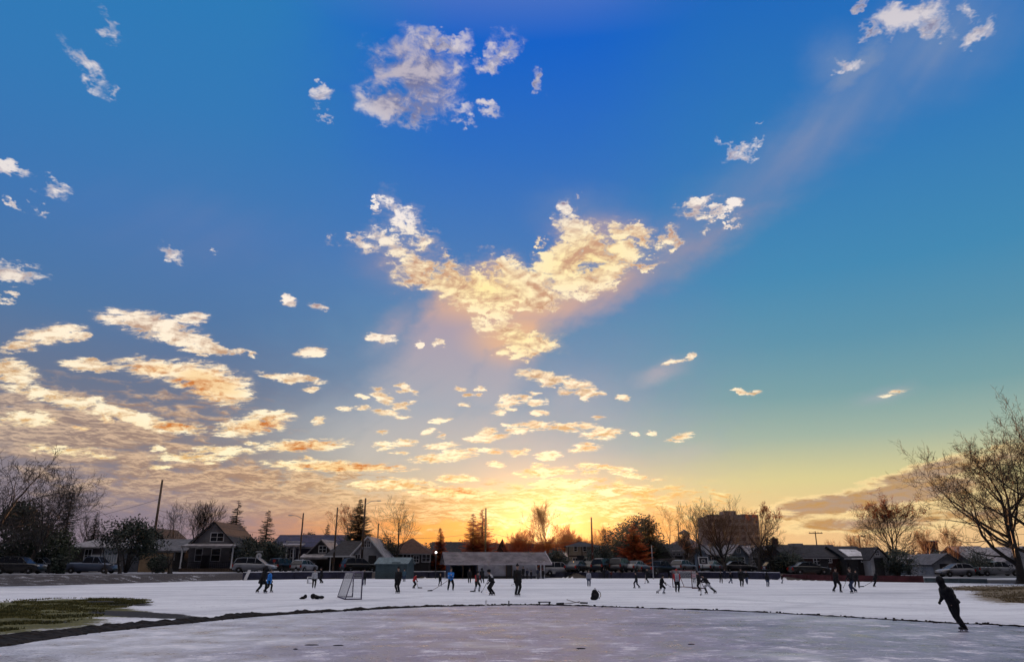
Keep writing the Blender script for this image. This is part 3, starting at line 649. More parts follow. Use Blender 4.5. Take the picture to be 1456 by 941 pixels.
# ------------------------------------------------------------------ trees
def bare_tree(seed, h, r0, style='round', twig=M_twig, levels=4, lean=0.0, nb=(7, 6, 5, 4), fork=.35, spread=1.0, dens=1.0, clumps=None, reach=1.1):
    """trunk and branching crown of a leafless tree; returns two meshes"""
    R = random.Random(seed)
    T, B, L = MB(), MB(), MB()
    up = Vector((0, 0, 1))
    tips = []
    rmin = .009 + h * .0005 if levels < 5 else .015
    def limb(p, d, length, r, lev, mb):
        r = max(r, rmin)
        seg = max(3, 6 - lev) if lev < 3 else 3
        pts, rs = [p.copy()], [r]
        ends = .25 if lev < levels else .3
        bend = {'round': .10, 'vase': .16, 'fan': .07, 'spread': -.015, 'droop': -.10}[style]
        for i in range(seg):
            jit = Vector((R.gauss(0, 1), R.gauss(0, 1), R.gauss(0, .7))) * (.10 + .05 * lev)
            d = (d + jit + up * bend * (1 if lev else .6)).normalized()
            p = p + d * (length / seg)
            pts.append(p.copy()); rs.append(max(rmin * .7, r * (1 - (1 - ends) * (i + 1) / seg)))
        k_ = 7 if lev == 0 else 5 if lev == 1 else 3
        mb.tube(pts, rs, k_, caps=lev < 2)
        if lev >= levels:
            tips.append(pts[-1]); return
        n = max(2, int(nb[min(lev, len(nb) - 1)] * dens * (1.18 if levels < 5 else .98) * R.uniform(.8, 1.25)))
        az0 = R.uniform(0, 6.28)
        for j in range(n):
            t = (fork if lev == 0 else .18) + (1 - (fork if lev == 0 else .18)) * (j + R.uniform(.1, .9)) / n
            ii = min(int(t * seg), seg - 1); fr_ = t * seg - ii
            q_ = pts[ii].lerp(pts[ii + 1], fr_); rr = rs[ii] * (1 - fr_) + rs[ii + 1] * fr_
            dd = (pts[ii + 1] - pts[ii]).normalized()
            az_ = az0 + j * 2.4 + R.uniform(-.5, .5)
            side = dd.orthogonal().normalized(); side = Quaternion(dd, az_) @ side
            ang = math.radians(R.uniform(28, 58) * spread * {'fan': .62, 'vase': .8, 'round': 1, 'spread': 1.25, 'droop': 1.3}[style])
            nd = (dd * math.cos(ang) + side * math.sin(ang)).normalized()
            ll = length * R.uniform(.42, .72) * (1.15 - .5 * t if lev == 0 else 1.1 - .45 * t)
            if lev == 0: ll = h * R.uniform(.34, .50) * (1.2 - .55 * t) * reach
            limb(q_, nd, ll, rr * (R.uniform(.52, .74) if lev == 0 and reach > 1.2 else R.uniform(.42, .62)), lev + 1, B)
        if lev < levels: # leader carries on
            limb(pts[-1], d, length * .45, rs[-1], lev + 1, B)
    d0 = Vector((lean, 0, 1)).normalized()
    limb(Vector((0, 0, -.1)), d0, h * .62, r0, 0, T)
    # root flare
    T.lathe([(r0 * 1.7, -.1), (r0 * 1.25, .12), (r0 * 1.02, .5)], 8)
    # scale so that the tree has the height asked for
    zmax = max(v[2] for v in B.v); s_ = h / zmax
    T.v = [(v[0] * s_, v[1] * s_, v[2] * s_) for v in T.v]; B.v = [(v[0] * s_, v[1] * s_, v[2] * s_) for v in B.v]
    if clumps:   # a few withered leaves kept in the crown
        lo, n = clumps
        cand = [t for t in tips if t.z * s_ > h * lo]
        for t in [R.choice(cand) for _ in range(n)] if cand else []:
            for _ in range(14):
                c_ = t * s_ + Vector((R.gauss(0, .13), R.gauss(0, .13), R.gauss(0, .16)))
                a, b_ = Vector((R.gauss(0, 1), R.gauss(0, 1), R.gauss(0, 1))).normalized() * .07, Vector((R.gauss(0, 1), R.gauss(0, 1), R.gauss(0, 1))).normalized() * .05
                L.add([c_ - a, c_ + b_, c_ + a, c_ - b_], [(0, 1, 2, 3)])
    return T.mesh('trunk', M_bark), B.mesh('crown', twig), (L.mesh('withered_leaves', M_rleaf) if clumps else None)

def conifer(seed, h, rad, needle=M_needle, dens=1.0, ragged=.25, clear=.08):
    R = random.Random(seed); T, B = MB(), MB()
    T.tube([(0, 0, -.1), (0, 0, h * .5), (R.uniform(-.1, .1), 0, h * .97)], [h * .022, h * .014, .015], 6)
    z = h * clear
    while z < h * .985:
        t = (z - h * clear) / (h * (1 - clear)); rr = rad * (1 - t) ** .85 * (.55 + .45 * min(1, t * 6 + .5))
        n = max(4, int((5 + 9 * (1 - t)) * dens))
        for j in range(n):
            a = R.uniform(0, 6.283); ln = rr * R.uniform(1 - ragged * 1.6, 1.05) + .06
            dz = R.uniform(-.28, .10) - .15 * (1 - t)
            p0 = Vector((0, 0, z + R.uniform(-.1, .1))); d = Vector((math.cos(a), math.sin(a), dz)).normalized()
            p1 = p0 + d * ln * .6; p2 = p0 + d * ln + Vector((0, 0, ln * .13))
            B.tube([p0, p1, p2], [.025, .018, .008], 3, caps=False)
            m = max(3, int(ln * 8))
            for q_ in range(m):
                f = (q_ + .6) / m; c_ = p0.lerp(p1, f / .6) if f < .6 else p1.lerp(p2, (f - .6) / .4)
                w_ = (.10 + .20 * ln * (1 - f) + .06) * R.uniform(.6, 1.2)
                sd_ = Vector((-math.sin(a), math.cos(a), 0))
                for sg in (-1, 1):
                    tip = c_ + sd_ * sg * w_ + d * w_ * .7 + Vector((0, 0, -w_ * R.uniform(.1, .55)))
                    B.add([c_ - d * .04, tip, c_ + d * .09 + Vector((0, 0, .03))], [(0, 1, 2)])
        z += h * .022 * R.uniform(.8, 1.3) / max(.5, dens ** .5)
    B.tube([(0, 0, h * .93), (0, 0, h)], [.03, .008], 3)
    return T.mesh('trunk', M_bark), B.mesh('crown', needle), None

def bushy(seed, h, rad, leafm=M_leafdark, n=2600, clear=.05, leaf=.16, up=1.0, holes=.5):
    """broad evergreen: a few stems and thousands of leaves in uneven clumps"""
    R = random.Random(seed); T, B = MB(), MB()
    cl = []
    for _ in range(int(16 * up) + 8):
        a = R.uniform(0, 6.283); t = R.uniform(0, 1); zc = h * (clear + (1 - clear) * (.12 + .80 * t))
        rr = rad * math.sqrt(max(.05, 1 - (2 * t - .85) ** 2 * .8)) * R.uniform(.25, .85)
        cl.append((Vector((math.cos(a) * rr, math.sin(a) * rr, zc)), rad * R.uniform(.28, .50)))
    for c_, r_ in cl[:10]:
        T.tube([(0, 0, -.1), (c_.x * .3, c_.y * .3, c_.z * .45), (c_.x * .9, c_.y * .9, c_.z)], [.10 + h * .01, .06, .02], 5)
    for _ in range(n):
        c_, r_ = R.choice(cl)
        v = Vector((R.gauss(0, 1), R.gauss(0, 1), R.gauss(0, .8))).normalized() * r_ * R.uniform(.45, 1.15)
        p = c_ + v
        if p.z < .03: p.z = R.uniform(.03, h * .3)
        a = Vector((R.gauss(0, 1), R.gauss(0, 1), R.gauss(0, 1))).normalized() * leaf * R.uniform(.6, 1.3)
        b_ = a.orthogonal().normalized() * leaf * .5
        B.add([p - a, p + b_, p + a, p - b_], [(0, 1, 2, 3)])
    s_ = h / max(v[2] for v in B.v)
    B.v = [(v[0], v[1], v[2] * s_) for v in B.v]
    return T.mesh('trunk', M_bark), B.mesh('crown', leafm), None

def plant(name, meshes, x, y, label, cat, group=None, sc=1.0, rz=0.0, z=None):
    o = empty(name, (x, y, gz(x, y) if z is None else z), rz, label, cat, group)
    o.scale = (sc, sc, sc) if not hasattr(sc, '__len__') else sc
    link('trunk', meshes[0], o); link('crown', meshes[1], o)
    if meshes[2]: link('withered_leaves', meshes[2], o)
    return o
def tree_at(name, px, ytop, Y, maker, label, cat='tree', group=None, rz=0.0, **kw):
    p = far(px, ytop, Y); base = far(px, HOR, Y)
    z0 = gz(base.x, Y); h = p.z - z0
    ms = maker(h=h, **kw)
    return plant(name, ms, base.x, Y, label, cat, group, 1.0, rz, z0)

GB = 'leafless trees along the far street'
GC = 'spruces behind the houses'
# -- far left
tree_at('bare_tree', 42, 655, 84, bare_tree, 'large leafless tree with a wide grey crown at the far left, behind the black car', seed=3, reach=1.4, r0=.34, style='round', levels=4, nb=(8, 6, 5, 4), group=GB)
tree_at('bare_tree', -42, 618, 56, bare_tree, 'leafless tree cut by the left edge, only its branch tips reaching in', seed=8, r0=.30, style='spread', levels=4, nb=(8, 6, 5, 4), group=GB)
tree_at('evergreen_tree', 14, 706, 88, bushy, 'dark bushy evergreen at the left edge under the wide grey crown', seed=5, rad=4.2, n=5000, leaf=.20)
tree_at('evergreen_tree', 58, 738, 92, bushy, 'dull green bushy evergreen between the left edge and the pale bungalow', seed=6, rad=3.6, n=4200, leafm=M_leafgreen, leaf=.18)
tree_at('spruce_tree', 84, 688, 96, conifer, 'dark leaning-topped spruce left of the pale bungalow', 'spruce', GC, seed=2, rad=1.9, dens=1.1)
tree_at('bare_tree', 118, 728, 112, bare_tree, 'pale thin leafless tree rising behind the pale bungalow', seed=12, r0=.16, style='vase', twig=M_twig, levels=3, nb=(8, 7, 6), group=GB)
tree_at('spruce_tree', 126, 727, 118, conifer, 'small grey spruce peeping over the pale bungalow roof', 'spruce', GC, seed=21, rad=2.0)
tree_at('bare_tree', 153, 744, 79, bare_tree, 'thin young leafless tree in front of the pale bungalow window', seed=17, r0=.09, style='vase', levels=3, nb=(6, 5, 4), group=GB, lean=-.12)
tree_at('evergreen_tree', 180, 729, 90, bushy, 'black bushy evergreen with an uneven top right of the striped window', seed=31, rad=3.6, n=4200, clear=.32, leaf=.17)
tree_at('bare_tree', 172, 752, 81, bare_tree, 'short crooked leafless tree beside the dark parked pickup', seed=19, r0=.16, style='spread', levels=3, nb=(6, 6, 5), group=GB)
tree_at('bare_tree', 236, 708, 118, bare_tree, 'leafless tree with a tall straight leader left of the gabled porch house', seed=23, r0=.2, style='round', levels=4, nb=(9, 5, 5, 4), fork=.25, spread=.9, group=GB, dens=.8)
tree_at('bare_tree', 277, 703, 120, bare_tree, 'round-headed leafless tree rising over the ridge of the gabled porch house', seed=25, r0=.26, style='vase', levels=4, nb=(9, 6, 5, 4), group=GB, dens=.95)
tree_at('bare_tree', 243, 776, 84, bare_tree, 'black multi-stemmed leafless shrub tree on the bank before the tan fence', seed=29, r0=.22, style='spread', levels=3, nb=(7, 6, 5), group=GB)
tree_at('spruce_tree', 329, 709, 116, conifer, 'tall open spruce right behind the gabled porch house', 'spruce', GC, seed=33, rad=3.3, ragged=.35, dens=.9)
tree_at('spruce_tree', 374, 723, 116, conifer, 'tall narrow spruce above the silver minivan', 'spruce', GC, seed=34, rad=2.9, ragged=.35, dens=.9)
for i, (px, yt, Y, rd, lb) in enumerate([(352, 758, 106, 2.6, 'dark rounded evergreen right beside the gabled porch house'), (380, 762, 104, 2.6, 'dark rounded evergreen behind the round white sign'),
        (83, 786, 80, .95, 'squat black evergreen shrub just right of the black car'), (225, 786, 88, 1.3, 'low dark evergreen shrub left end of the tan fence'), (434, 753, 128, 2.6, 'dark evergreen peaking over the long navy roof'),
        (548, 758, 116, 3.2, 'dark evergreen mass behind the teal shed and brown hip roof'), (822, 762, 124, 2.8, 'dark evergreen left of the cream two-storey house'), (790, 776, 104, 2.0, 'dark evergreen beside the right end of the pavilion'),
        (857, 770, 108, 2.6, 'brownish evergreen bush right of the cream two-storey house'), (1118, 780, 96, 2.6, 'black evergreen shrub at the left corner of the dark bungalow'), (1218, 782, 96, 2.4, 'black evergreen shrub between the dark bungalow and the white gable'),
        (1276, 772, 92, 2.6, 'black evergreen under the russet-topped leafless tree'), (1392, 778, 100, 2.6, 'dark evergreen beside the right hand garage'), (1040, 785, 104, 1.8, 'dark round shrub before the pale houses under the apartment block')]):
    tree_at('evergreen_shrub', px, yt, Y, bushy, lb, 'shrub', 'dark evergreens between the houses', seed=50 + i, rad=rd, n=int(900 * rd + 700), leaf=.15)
tree_at('spruce_tree', 462, 745, 128, conifer, 'small spruce left of the leaning pole behind the long roof', 'spruce', GC, seed=36, rad=2.0)
tree_at('spruce_tree', 507, 709, 116, conifer, 'broad dense spruce behind the white gable house', 'spruce', GC, seed=37, rad=4.4, dens=1.5, ragged=.3)
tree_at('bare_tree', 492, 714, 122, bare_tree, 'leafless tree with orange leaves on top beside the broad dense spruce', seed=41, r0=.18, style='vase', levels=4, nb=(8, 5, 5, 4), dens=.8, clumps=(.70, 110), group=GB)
tree_at('bare_tree', 560, 702, 114, bare_tree, 'tall open leafless tree between the white gable house and the brown hip roof', seed=43, r0=.26, style='round', levels=4, nb=(8, 6, 4, 4), dens=.85, fork=.3, group=GB)
tree_at('spruce_tree', 625, 750, 122, conifer, 'small reddish spruce left of the pavilion roof', 'spruce', GC, seed=44, rad=2.2, needle=M_needle_sunred, dens=1.1)  # reddish from the sunset glow in the needle colour
tree_at('spruce_tree', 672, 728, 118, conifer, 'left one of two russet spruces behind the pavilion pole', 'spruce', GC, seed=45, rad=3.6, needle=M_needle_sunred, dens=1.1, ragged=.35)  # russet from the sunset glow in the needle colour
tree_at('spruce_tree', 685, 723, 120, conifer, 'right one of two russet spruces behind the pavilion pole', 'spruce', GC, seed=46, rad=4.2, needle=M_needle_sunred, dens=1.1, ragged=.35)  # russet from the sunset glow in the needle colour
tree_at('bare_tree', 776, 706, 128, bare_tree, 'tallest golden leafless tree standing in front of the setting sun', seed=47, r0=.24, style='fan', twig=M_twig_sungold, levels=4, nb=(10, 6, 5, 4), fork=.2, spread=1.15, group=GB)
for i, (px, yt, Y, lb, tw) in enumerate([(729, 752, 120, 'short russet leafless tree just right of the two russet spruces', M_twig_sunred), (752, 748, 124, 'russet leafless tree left of the tallest golden tree', M_twig_sunred),  # russet and golden in this list: low sun's glow in the twig colour
        (800, 742, 118, 'dense russet leafless tree right of the tallest golden tree', M_twig_sunred), (816, 750, 122, 'russet leafless tree left of the leaning pole by the cream house', M_twig_sunred),  # russet from the low sun's glow in the twig colour
        (764, 764, 112, 'low russet thicket tree above the right half of the pavilion roof', M_twig_sunred), (783, 760, 114, 'low russet thicket tree at the end of the pavilion roof', M_twig_sunred), (862, 744, 124, 'golden leafless tree behind the cream two-storey house', M_twig_sungold), (880, 766, 116, 'low golden leafless tree behind the small white garage', M_twig_sungold),
        (742, 762, 128, 'low russet tree between the pavilion pole and the tallest golden tree', M_twig_sunred), (792, 756, 130, 'russet leafless tree directly behind the tallest golden tree', M_twig_sunred), (838, 762, 128, 'low russet tree behind the cream two-storey house roof', M_twig_sunred), (708, 764, 126, 'low russet tree just right of the pavilion pole', M_twig_sunred), (975, 758, 122, 'small leafless tree between the broad evergreen and the grey roofs', M_twig)]):
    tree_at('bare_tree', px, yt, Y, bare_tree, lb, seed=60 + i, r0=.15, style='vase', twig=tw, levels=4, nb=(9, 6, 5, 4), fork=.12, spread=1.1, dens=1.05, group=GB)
tree_at('evergreen_tree', 912, 728, 112, bushy, 'broad dark red-green evergreen with a ragged top behind the small garage', seed=71, rad=5.6, n=7500, leaf=.22, up=1.6)
tree_at('spruce_tree', 903, 742, 108, conifer, 'ragged dark spruce in the left part of the broad evergreen clump', 'spruce', GC, seed=72, rad=4.0, needle=M_needle_sunred, ragged=.4)
tree_at('spruce_tree', 926, 730, 110, conifer, 'ragged dark spruce in the right part of the broad evergreen clump', 'spruce', GC, seed=73, rad=3.6, needle=M_needle, ragged=.4)
tree_at('bare_tree', 948, 712, 118, bare_tree, 'slender open leafless tree right of the broad evergreen clump', seed=74, r0=.18, style='round', levels=4, nb=(7, 5, 4, 4), dens=.75, twig=M_twig_sungold, group=GB)
tree_at('bare_tree', 1000, 704, 112, bare_tree, 'leafless tree with long rising limbs left of the apartment block', seed=75, r0=.26, style='vase', levels=4, nb=(8, 5, 5, 4), dens=.8, group=GB)
tree_at('bare_tree', 1033, 700, 96, bare_tree, 'great leafless tree with a thick trunk before the apartment block', seed=76, reach=1.4, r0=.42, style='round', levels=4, nb=(10, 6, 5, 4), fork=.28, group=GB)
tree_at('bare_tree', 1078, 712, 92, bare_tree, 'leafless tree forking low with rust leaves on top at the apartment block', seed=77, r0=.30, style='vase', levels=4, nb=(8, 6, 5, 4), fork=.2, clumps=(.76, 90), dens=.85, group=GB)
tree_at('bare_tree', 1098, 738, 96, bare_tree, 'wide low leafless tree with a thick trunk right of the apartment block', seed=78, r0=.40, style='spread', levels=4, nb=(9, 6, 5, 4), spread=1.1, group=GB)
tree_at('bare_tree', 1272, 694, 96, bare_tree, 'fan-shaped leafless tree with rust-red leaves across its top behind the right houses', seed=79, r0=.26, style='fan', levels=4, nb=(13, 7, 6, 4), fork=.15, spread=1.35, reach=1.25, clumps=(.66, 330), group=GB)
tree_at('bare_tree', 1236, 752, 108, bare_tree, 'low yellowish leafless tree left of the fan-shaped one', seed=80, r0=.14, style='vase', twig=M_twig_sungold, levels=3, nb=(10, 7, 6), fork=.15, group=GB)
tree_at('bare_tree', 1196, 764, 120, bare_tree, 'tiny leafless treetop above the dark bungalow roof', seed=81, r0=.12, style='vase', twig=M_twig_sungold, levels=3, nb=(9, 6, 5), fork=.15, group=GB)
tree_at('bare_tree', 1318, 744, 110, bare_tree, 'yellowish leafless tree under the reach of the great right tree', seed=82, r0=.16, style='vase', twig=M_twig_sungold, levels=4, nb=(8, 6, 5, 3), fork=.2, group=GB)
tree_at('bare_tree', 1362, 742, 108, bare_tree, 'second yellowish leafless tree behind the right hand garage', seed=83, r0=.16, style='vase', twig=M_twig_sungold, levels=4, nb=(8, 6, 5, 3), fork=.2, group=GB)
# -- the great trees on the right
tree_at('bare_tree', 1447, 590, 68, bare_tree, 'greatest leafless tree at the right, thick black trunk and wide spreading crown', seed=6, r0=.44, style='round', levels=5, nb=(11, 6, 5, 4, 4), lean=-.08, fork=.16, spread=1.15, reach=1.25, group='great trees at the right edge')
tree_at('bare_tree', 1495, 560, 64, bare_tree, 'leafless tree rooted beyond the right edge, its limbs reaching into the frame', seed=4, r0=.44, style='round', levels=5, nb=(10, 6, 5, 4, 3), lean=-.16, fork=.22, spread=1.1, reach=1.3, group='great trees at the right edge')

# -- far-off wood behind everything: one dark mass of shrubs and treetops
R_ = random.Random(77); m_ = MB()
for i in range(2600):
    a = R_.uniform(-44, 44); d_ = R_.uniform(150, 230); x = math.tan(math.radians(a)) * d_ ; y = d_
    hh = R_.uniform(3.0, 6.0) * (1.0 if a < 14 else .75)
    for _ in range(26):
        p = Vector((x + R_.gauss(0, 1.6), y + R_.gauss(0, 1), .7 + hh * math.sqrt(R_.random())))
        u_ = Vector((R_.gauss(0, 1), R_.gauss(0, 1), R_.gauss(0, 1))).normalized() * R_.uniform(.15, .5); w_ = u_.orthogonal().normalized() * R_.uniform(.08, .25)
        m_.add([p - u_, p + w_, p + u_, p - w_], [(0, 1, 2, 3)])
wd = m_.build('distant_wood', M_leafdark); tag(wd, 'far dark band of trees and hedges behind the houses', 'wood', kind='stuff')
# ------------------------------------------------------------------ poles and wires
def pole(px, ytop, Y, label, arm=None, lamp=False, r=.15, name='utility_pole', lean=0.0, wood=M_wood, cross=None):
    b = far(px, HOR, Y); z0 = gz(b.x, Y); h = far(px, ytop, Y).z - z0
    e_ = empty(name, (b.x, Y, z0), 0, label, 'utility pole', 'utility poles along the far street')
    e_.rotation_euler = (0, lean, 0)
    m = MB(); m.tube([(0, 0, -.3), (0, 0, h * .5), (0, 0, h)], [r, r * .85, r * .68], 8); m.build('pole', wood, e_)
    if cross:
        for i, z in enumerate(cross):
            m = MB(); m.box(-1.1, 1.1, -.2, -.09, h - z - .06, h - z + .06)
            for x in (-.95, -.4, .4, .95): m.lathe([(.03, h - z + .06), (.05, h - z + .10), (.05, h - z + .16), (.02, h - z + .2)], 6, M=Matrix.Translation((x, -.145, 0)))
            m.build('crossarm', wood, e_)
    if arm:
        m = MB(); s_ = arm; m.tube([(0, -.1, h - .9), (s_ * .8, -.1, h - .45), (s_ * 1.6, -.1, h - .35)], .04, 5); a = m.build('lamp_arm', M_metal, e_)
        m = MB(); m.ell((s_ * 1.9, -.1, h - .37), (.38, .14, .08), None, 0, 8, 5); m.build('lamp_head', M_metal, e_)
    m = MB(); m.lathe([(.18, h - 2.3), (.2, h - 2.2), (.2, h - 1.6), (.12, h - 1.5)], 8, M=Matrix.Translation((.3, 0, 0))) if lamp else m.box(-.05, .05, -r - .03, -r + .01, h * .3, h * .3 + .35)
    m.build('transformer' if lamp else 'number_plate', M_metal, e_)
    return Vector((b.x, Y, z0 + h))
P = {}
P[0] = pole(213, 682, 98, 'thick bare-topped pole standing over the small black gabled house', r=.20)
P[1] = pole(425, 729, 112, 'grey pole with a short arm above the navy house', arm=-1)
P[2] = pole(474, 721, 101, 'dark pole left of the white gabled house', r=.14)
P[3] = pole(514, 708, 104, 'tallest pole with a street lamp arm, in front of the broad dense spruce', arm=1, r=.17)
P[4] = pole(535, 744, 126, 'short far pole right of the white gabled house')
P[5] = pole(690, 722, 104, 'pale wooden pole behind the pavilion roof', wood=mat('pole_tan', (.22, .13, .06), .8, .3, 4))
P[6] = pole(843, 735, 106, 'reddish pole in front of the cream two-storey house', wood=mat('pole_red', (.13, .04, .025), .8, .3, 4))
P[7] = pole(968, 744, 116, 'thin pole left of the grey roofed hall', r=.12)
P[8] = pole(1165, 755, 122, 'far pole with a short crossarm above the brick bungalow', cross=(.3,), r=.12)
P[9] = pole(1227, 760, 132, 'far pole with a crossarm left of the fan-shaped tree', cross=(.3,), r=.13)
P[10] = pole(928, 775, 90, 'thin steel pole before the barn-shaped house', r=.06, wood=M_metal)
P[11] = pole(993, 752, 100, 'thin dark pole beside the basketball hoop', r=.08, wood=M_darkmetal)
def wire(a, b, sag, label, dz=0.0, r=.018):
    m = MB(); pts = []
    for i in range(25):
        t = i / 24; p = a.lerp(b, t); p.z += dz - sag * 4 * t * (1 - t); pts.append(p)
    m.tube(pts, r, 4, caps=False); o = m.build('overhead_wire', M_darkmetal); tag(o, label, 'wire', 'overhead wires')
lf = far(-60, 735, 92)
wire(lf, P[0], .8, 'overhead wire from the left edge to the thick bare-topped pole', -2.5)
wire(P[0], P[2], 1.0, 'upper overhead wire between the thick bare-topped pole and the dark pole', -3.9)
wire(P[0], P[2], 1.1, 'lower overhead wire between the thick bare-topped pole and the dark pole', -4.6)
wire(P[2], P[5], .9, 'overhead wire from the dark pole to the pale pole behind the pavilion', -3.2)
wire(P[5], P[6], .8, 'overhead wire from the pale pavilion pole to the reddish pole', -3.2)
wire(P[6], P[7], .9, 'overhead wire from the reddish pole to the thin pole by the grey hall', -1.5)
# ------------------------------------------------------------------ houses
def gable_roof(m, w, d, z0, zr, ov=.35, t=.12, axis='x', mi=0):
    if axis == 'x':
        a = (-w / 2 - ov, -d / 2 - ov); s_ = (zr - z0) / (d / 2); ze = z0 - ov * s_
        m.slab((a[0], -d / 2 - ov, ze), (w / 2 + ov, -d / 2 - ov, ze), (w / 2 + ov, 0, zr), (a[0], 0, zr), t, mi)
        m.slab((a[0], 0, zr), (w / 2 + ov, 0, zr), (w / 2 + ov, d / 2 + ov, ze), (a[0], d / 2 + ov, ze), t, mi)
    else:
        s_ = (zr - z0) / (w / 2); ze = z0 - ov * s_
        m.slab((-w / 2 - ov, d / 2 + ov, ze), (-w / 2 - ov, -d / 2 - ov, ze), (0, -d / 2 - ov, zr), (0, d / 2 + ov, zr), t, mi)
        m.slab((0, d / 2 + ov, zr), (0, -d / 2 - ov, zr), (w / 2 + ov, -d / 2 - ov, ze), (w / 2 + ov, d / 2 + ov, ze), t, mi)
def hip_roof(m, w, d, z0, zr, ov=.4, mi=0):
    W, D = w / 2 + ov, d / 2 + ov; r_ = max(.15, W - D) if W > D else .15; rd = 0.0
    e_ = z0 - .05
    vs = [(-W, -D, e_), (W, -D, e_), (W, D, e_), (-W, D, e_), (-r_, 0, zr), (r_, 0, zr), (-W, -D, e_ - .14), (W, -D, e_ - .14), (W, D, e_ - .14), (-W, D, e_ - .14)]
    m.add(vs, [(0, 1, 5, 4), (2, 3, 4, 5), (1, 2, 5), (3, 0, 4), (6, 7, 1, 0), (7, 8, 2, 1), (8, 9, 3, 2), (9, 6, 0, 3), (9, 8, 7, 6)], mi)
def window(par, x, z, w_, h_, y, pane=None, frame=None, bars=1):
    f = MB(); t = .09
    f.box(x - w_ / 2 - t, x - w_ / 2, y - .05, y + .02, z - t, z + h_ + t); f.box(x + w_ / 2, x + w_ / 2 + t, y - .05, y + .02, z - t, z + h_ + t)
    f.box(x - w_ / 2, x + w_ / 2, y - .05, y + .02, z + h_, z + h_ + t); f.box(x - w_ / 2, x + w_ / 2, y - .07, y + .02, z - t, z)
    for b in range(bars): 
        bx_ = x - w_ / 2 + w_ * (b + 1) / (bars + 1); f.box(bx_ - .03, bx_ + .03, y - .04, y + .015, z, z + h_)
    f.box(x - w_ / 2, x + w_ / 2, y - .035, y + .012, z + h_ * .5 - .025, z + h_ * .5 + .025)
    fo = f.build('window', frame or M_white, par)
    g_ = MB(); g_.box(x - w_ / 2, x + w_ / 2, y - .012, y + .01, z, z + h_); g_.build('pane', pane or M_glass, fo)
    return fo
def door(par, x, z, y, w_=.95, h_=2.05, m_=None, glass=False):
    f = MB(); f.box(x - w_ / 2, x + w_ / 2, y - .05, y + .01, z, z + h_); 
    for k_ in (0.12, .55): f.box(x - w_ / 2 + .12, x + w_ / 2 - .12, y - .065, y - .045, z + h_ * k_, z + h_ * (k_ + .33))
    f.box(x - w_ / 2 - .09, x - w_ / 2, y - .06, y + .01, z, z + h_ + .09); f.box(x + w_ / 2, x + w_ / 2 + .09, y - .06, y + .01, z, z + h_ + .09); f.box(x - w_ / 2, x + w_ / 2, y - .06, y + .01, z + h_, z + h_ + .09)
    o = f.build('door', m_ or M_darkmetal, par)
    k = MB(); k.ell((x + w_ * .38, y - .09, z + 1.0), (.035, .04, .035), None, 0, 6, 4); k.build('handle', M_metal, o)
    return o
def house(label, px0, px1, ye, yr, Y, kind, wallm, roofm, depth=8.0, rz=0.0, wins=(), doors=(), chim=None, name='house', group='houses along the far street', ov=.35, zbase=None, extra=None, cat='house'):
    """px0..px1 wall ends, ye eave line, yr ridge line as seen; Y distance of the front wall"""
    pl, pr = far(px0, (ye + HOR) / 2, Y), far(px1, (ye + HOR) / 2, Y)
    cx = (pl.x + pr.x) / 2; w_ = pr.x - pl.x; ze = far(px0, ye, Y).z; Yr = Y + (depth / 2 if kind in ('side', 'hip') else 0)
    zr = far(728, yr, Yr).z
    z0 = gz(cx, Y) if zbase is None else zbase
    e_ = empty(name, (cx, Y + depth / 2, z0), rz, label, cat, group)
    ze -= z0; zr -= z0; d = depth
    m = MB()
    m.box(-w_ / 2, w_ / 2, -d / 2, d / 2, -.5, ze)
    if kind == 'front': 
        m.poly_xz([(-w_ / 2, ze), (w_ / 2, ze), (0, zr - .1)], -d / 2, d / 2)
    elif kind == 'side':
        n0 = len(m.v); m.add([(x, y, z) for x in (-w_ / 2, w_ / 2) for y, z in ((-d / 2, ze), (d / 2, ze), (0, zr - .1))], [(0, 1, 2), (3, 5, 4), (0, 2, 5, 3), (1, 4, 5, 2)])
    m.build('wall', wallm, e_)
    r_ = MB()
    if kind == 'hip': hip_roof(r_, w_, d, ze, zr, ov)
    else: gable_roof(r_, w_, d, ze, zr, ov, .12, 'x' if kind == 'side' else 'y')
    ro = r_.build('roof', roofm, e_)
    f = MB(); f.box(-w_ / 2 - ov, w_ / 2 + ov, -d / 2 - ov - .02, -d / 2 - ov + .05, ze - .22 - (ov * (zr - ze) / (d / 2) if kind == 'side' else 0), ze - .06 - (ov * (zr - ze) / (d / 2) if kind == 'side' else 0))
    if kind != 'front': f.build('gutter', M_metal, e_)
    if chim is not None:
        c_ = MB(); c_.box(chim - .35, chim + .35, .2, .8, zr - 1.2, zr + .75); c_.box(chim - .40, chim + .40, .15, .85, zr + .75, zr + .85); c_.box(chim - .2, chim - .02, .35, .6, zr + .85, zr + 1.05)
        c_.build('chimney', mat('brick', (.16, .07, .05), .9, .3, 8), ro)
    def U(px): return (far(px, HOR, Y).x - cx)
    def Z(py): return far(728, py, Y).z - z0
    for wn in wins:
        x0, x1, y0, y1 = wn[:4]; pn = wn[4] if len(wn) > 4 else None; bars = wn[5] if len(wn) > 5 else 1
        if wn[0] is None: continue
        zz0 = max(.35, Z(y1)); window(e_, (U(x0) + U(x1)) / 2, zz0, U(x1) - U(x0), max(.5, Z(y0) - zz0), -d / 2, pn, None, bars)
    for dr in doors: door(e_, U(dr[0]), 0.05, -d / 2, m_=dr[1] if len(dr) > 1 else None)
    if extra: extra(e_, U, Z, d, w_, ze, zr)
    return e_
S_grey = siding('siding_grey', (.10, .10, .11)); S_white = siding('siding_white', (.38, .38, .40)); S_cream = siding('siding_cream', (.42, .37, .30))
S_dark = siding('siding_dark', (.035, .033, .036)); S_navy = siding('siding_navy', (.030, .030, .055)); S_tan = siding('siding_tan', (.26, .18, .11), .18, vert=True)
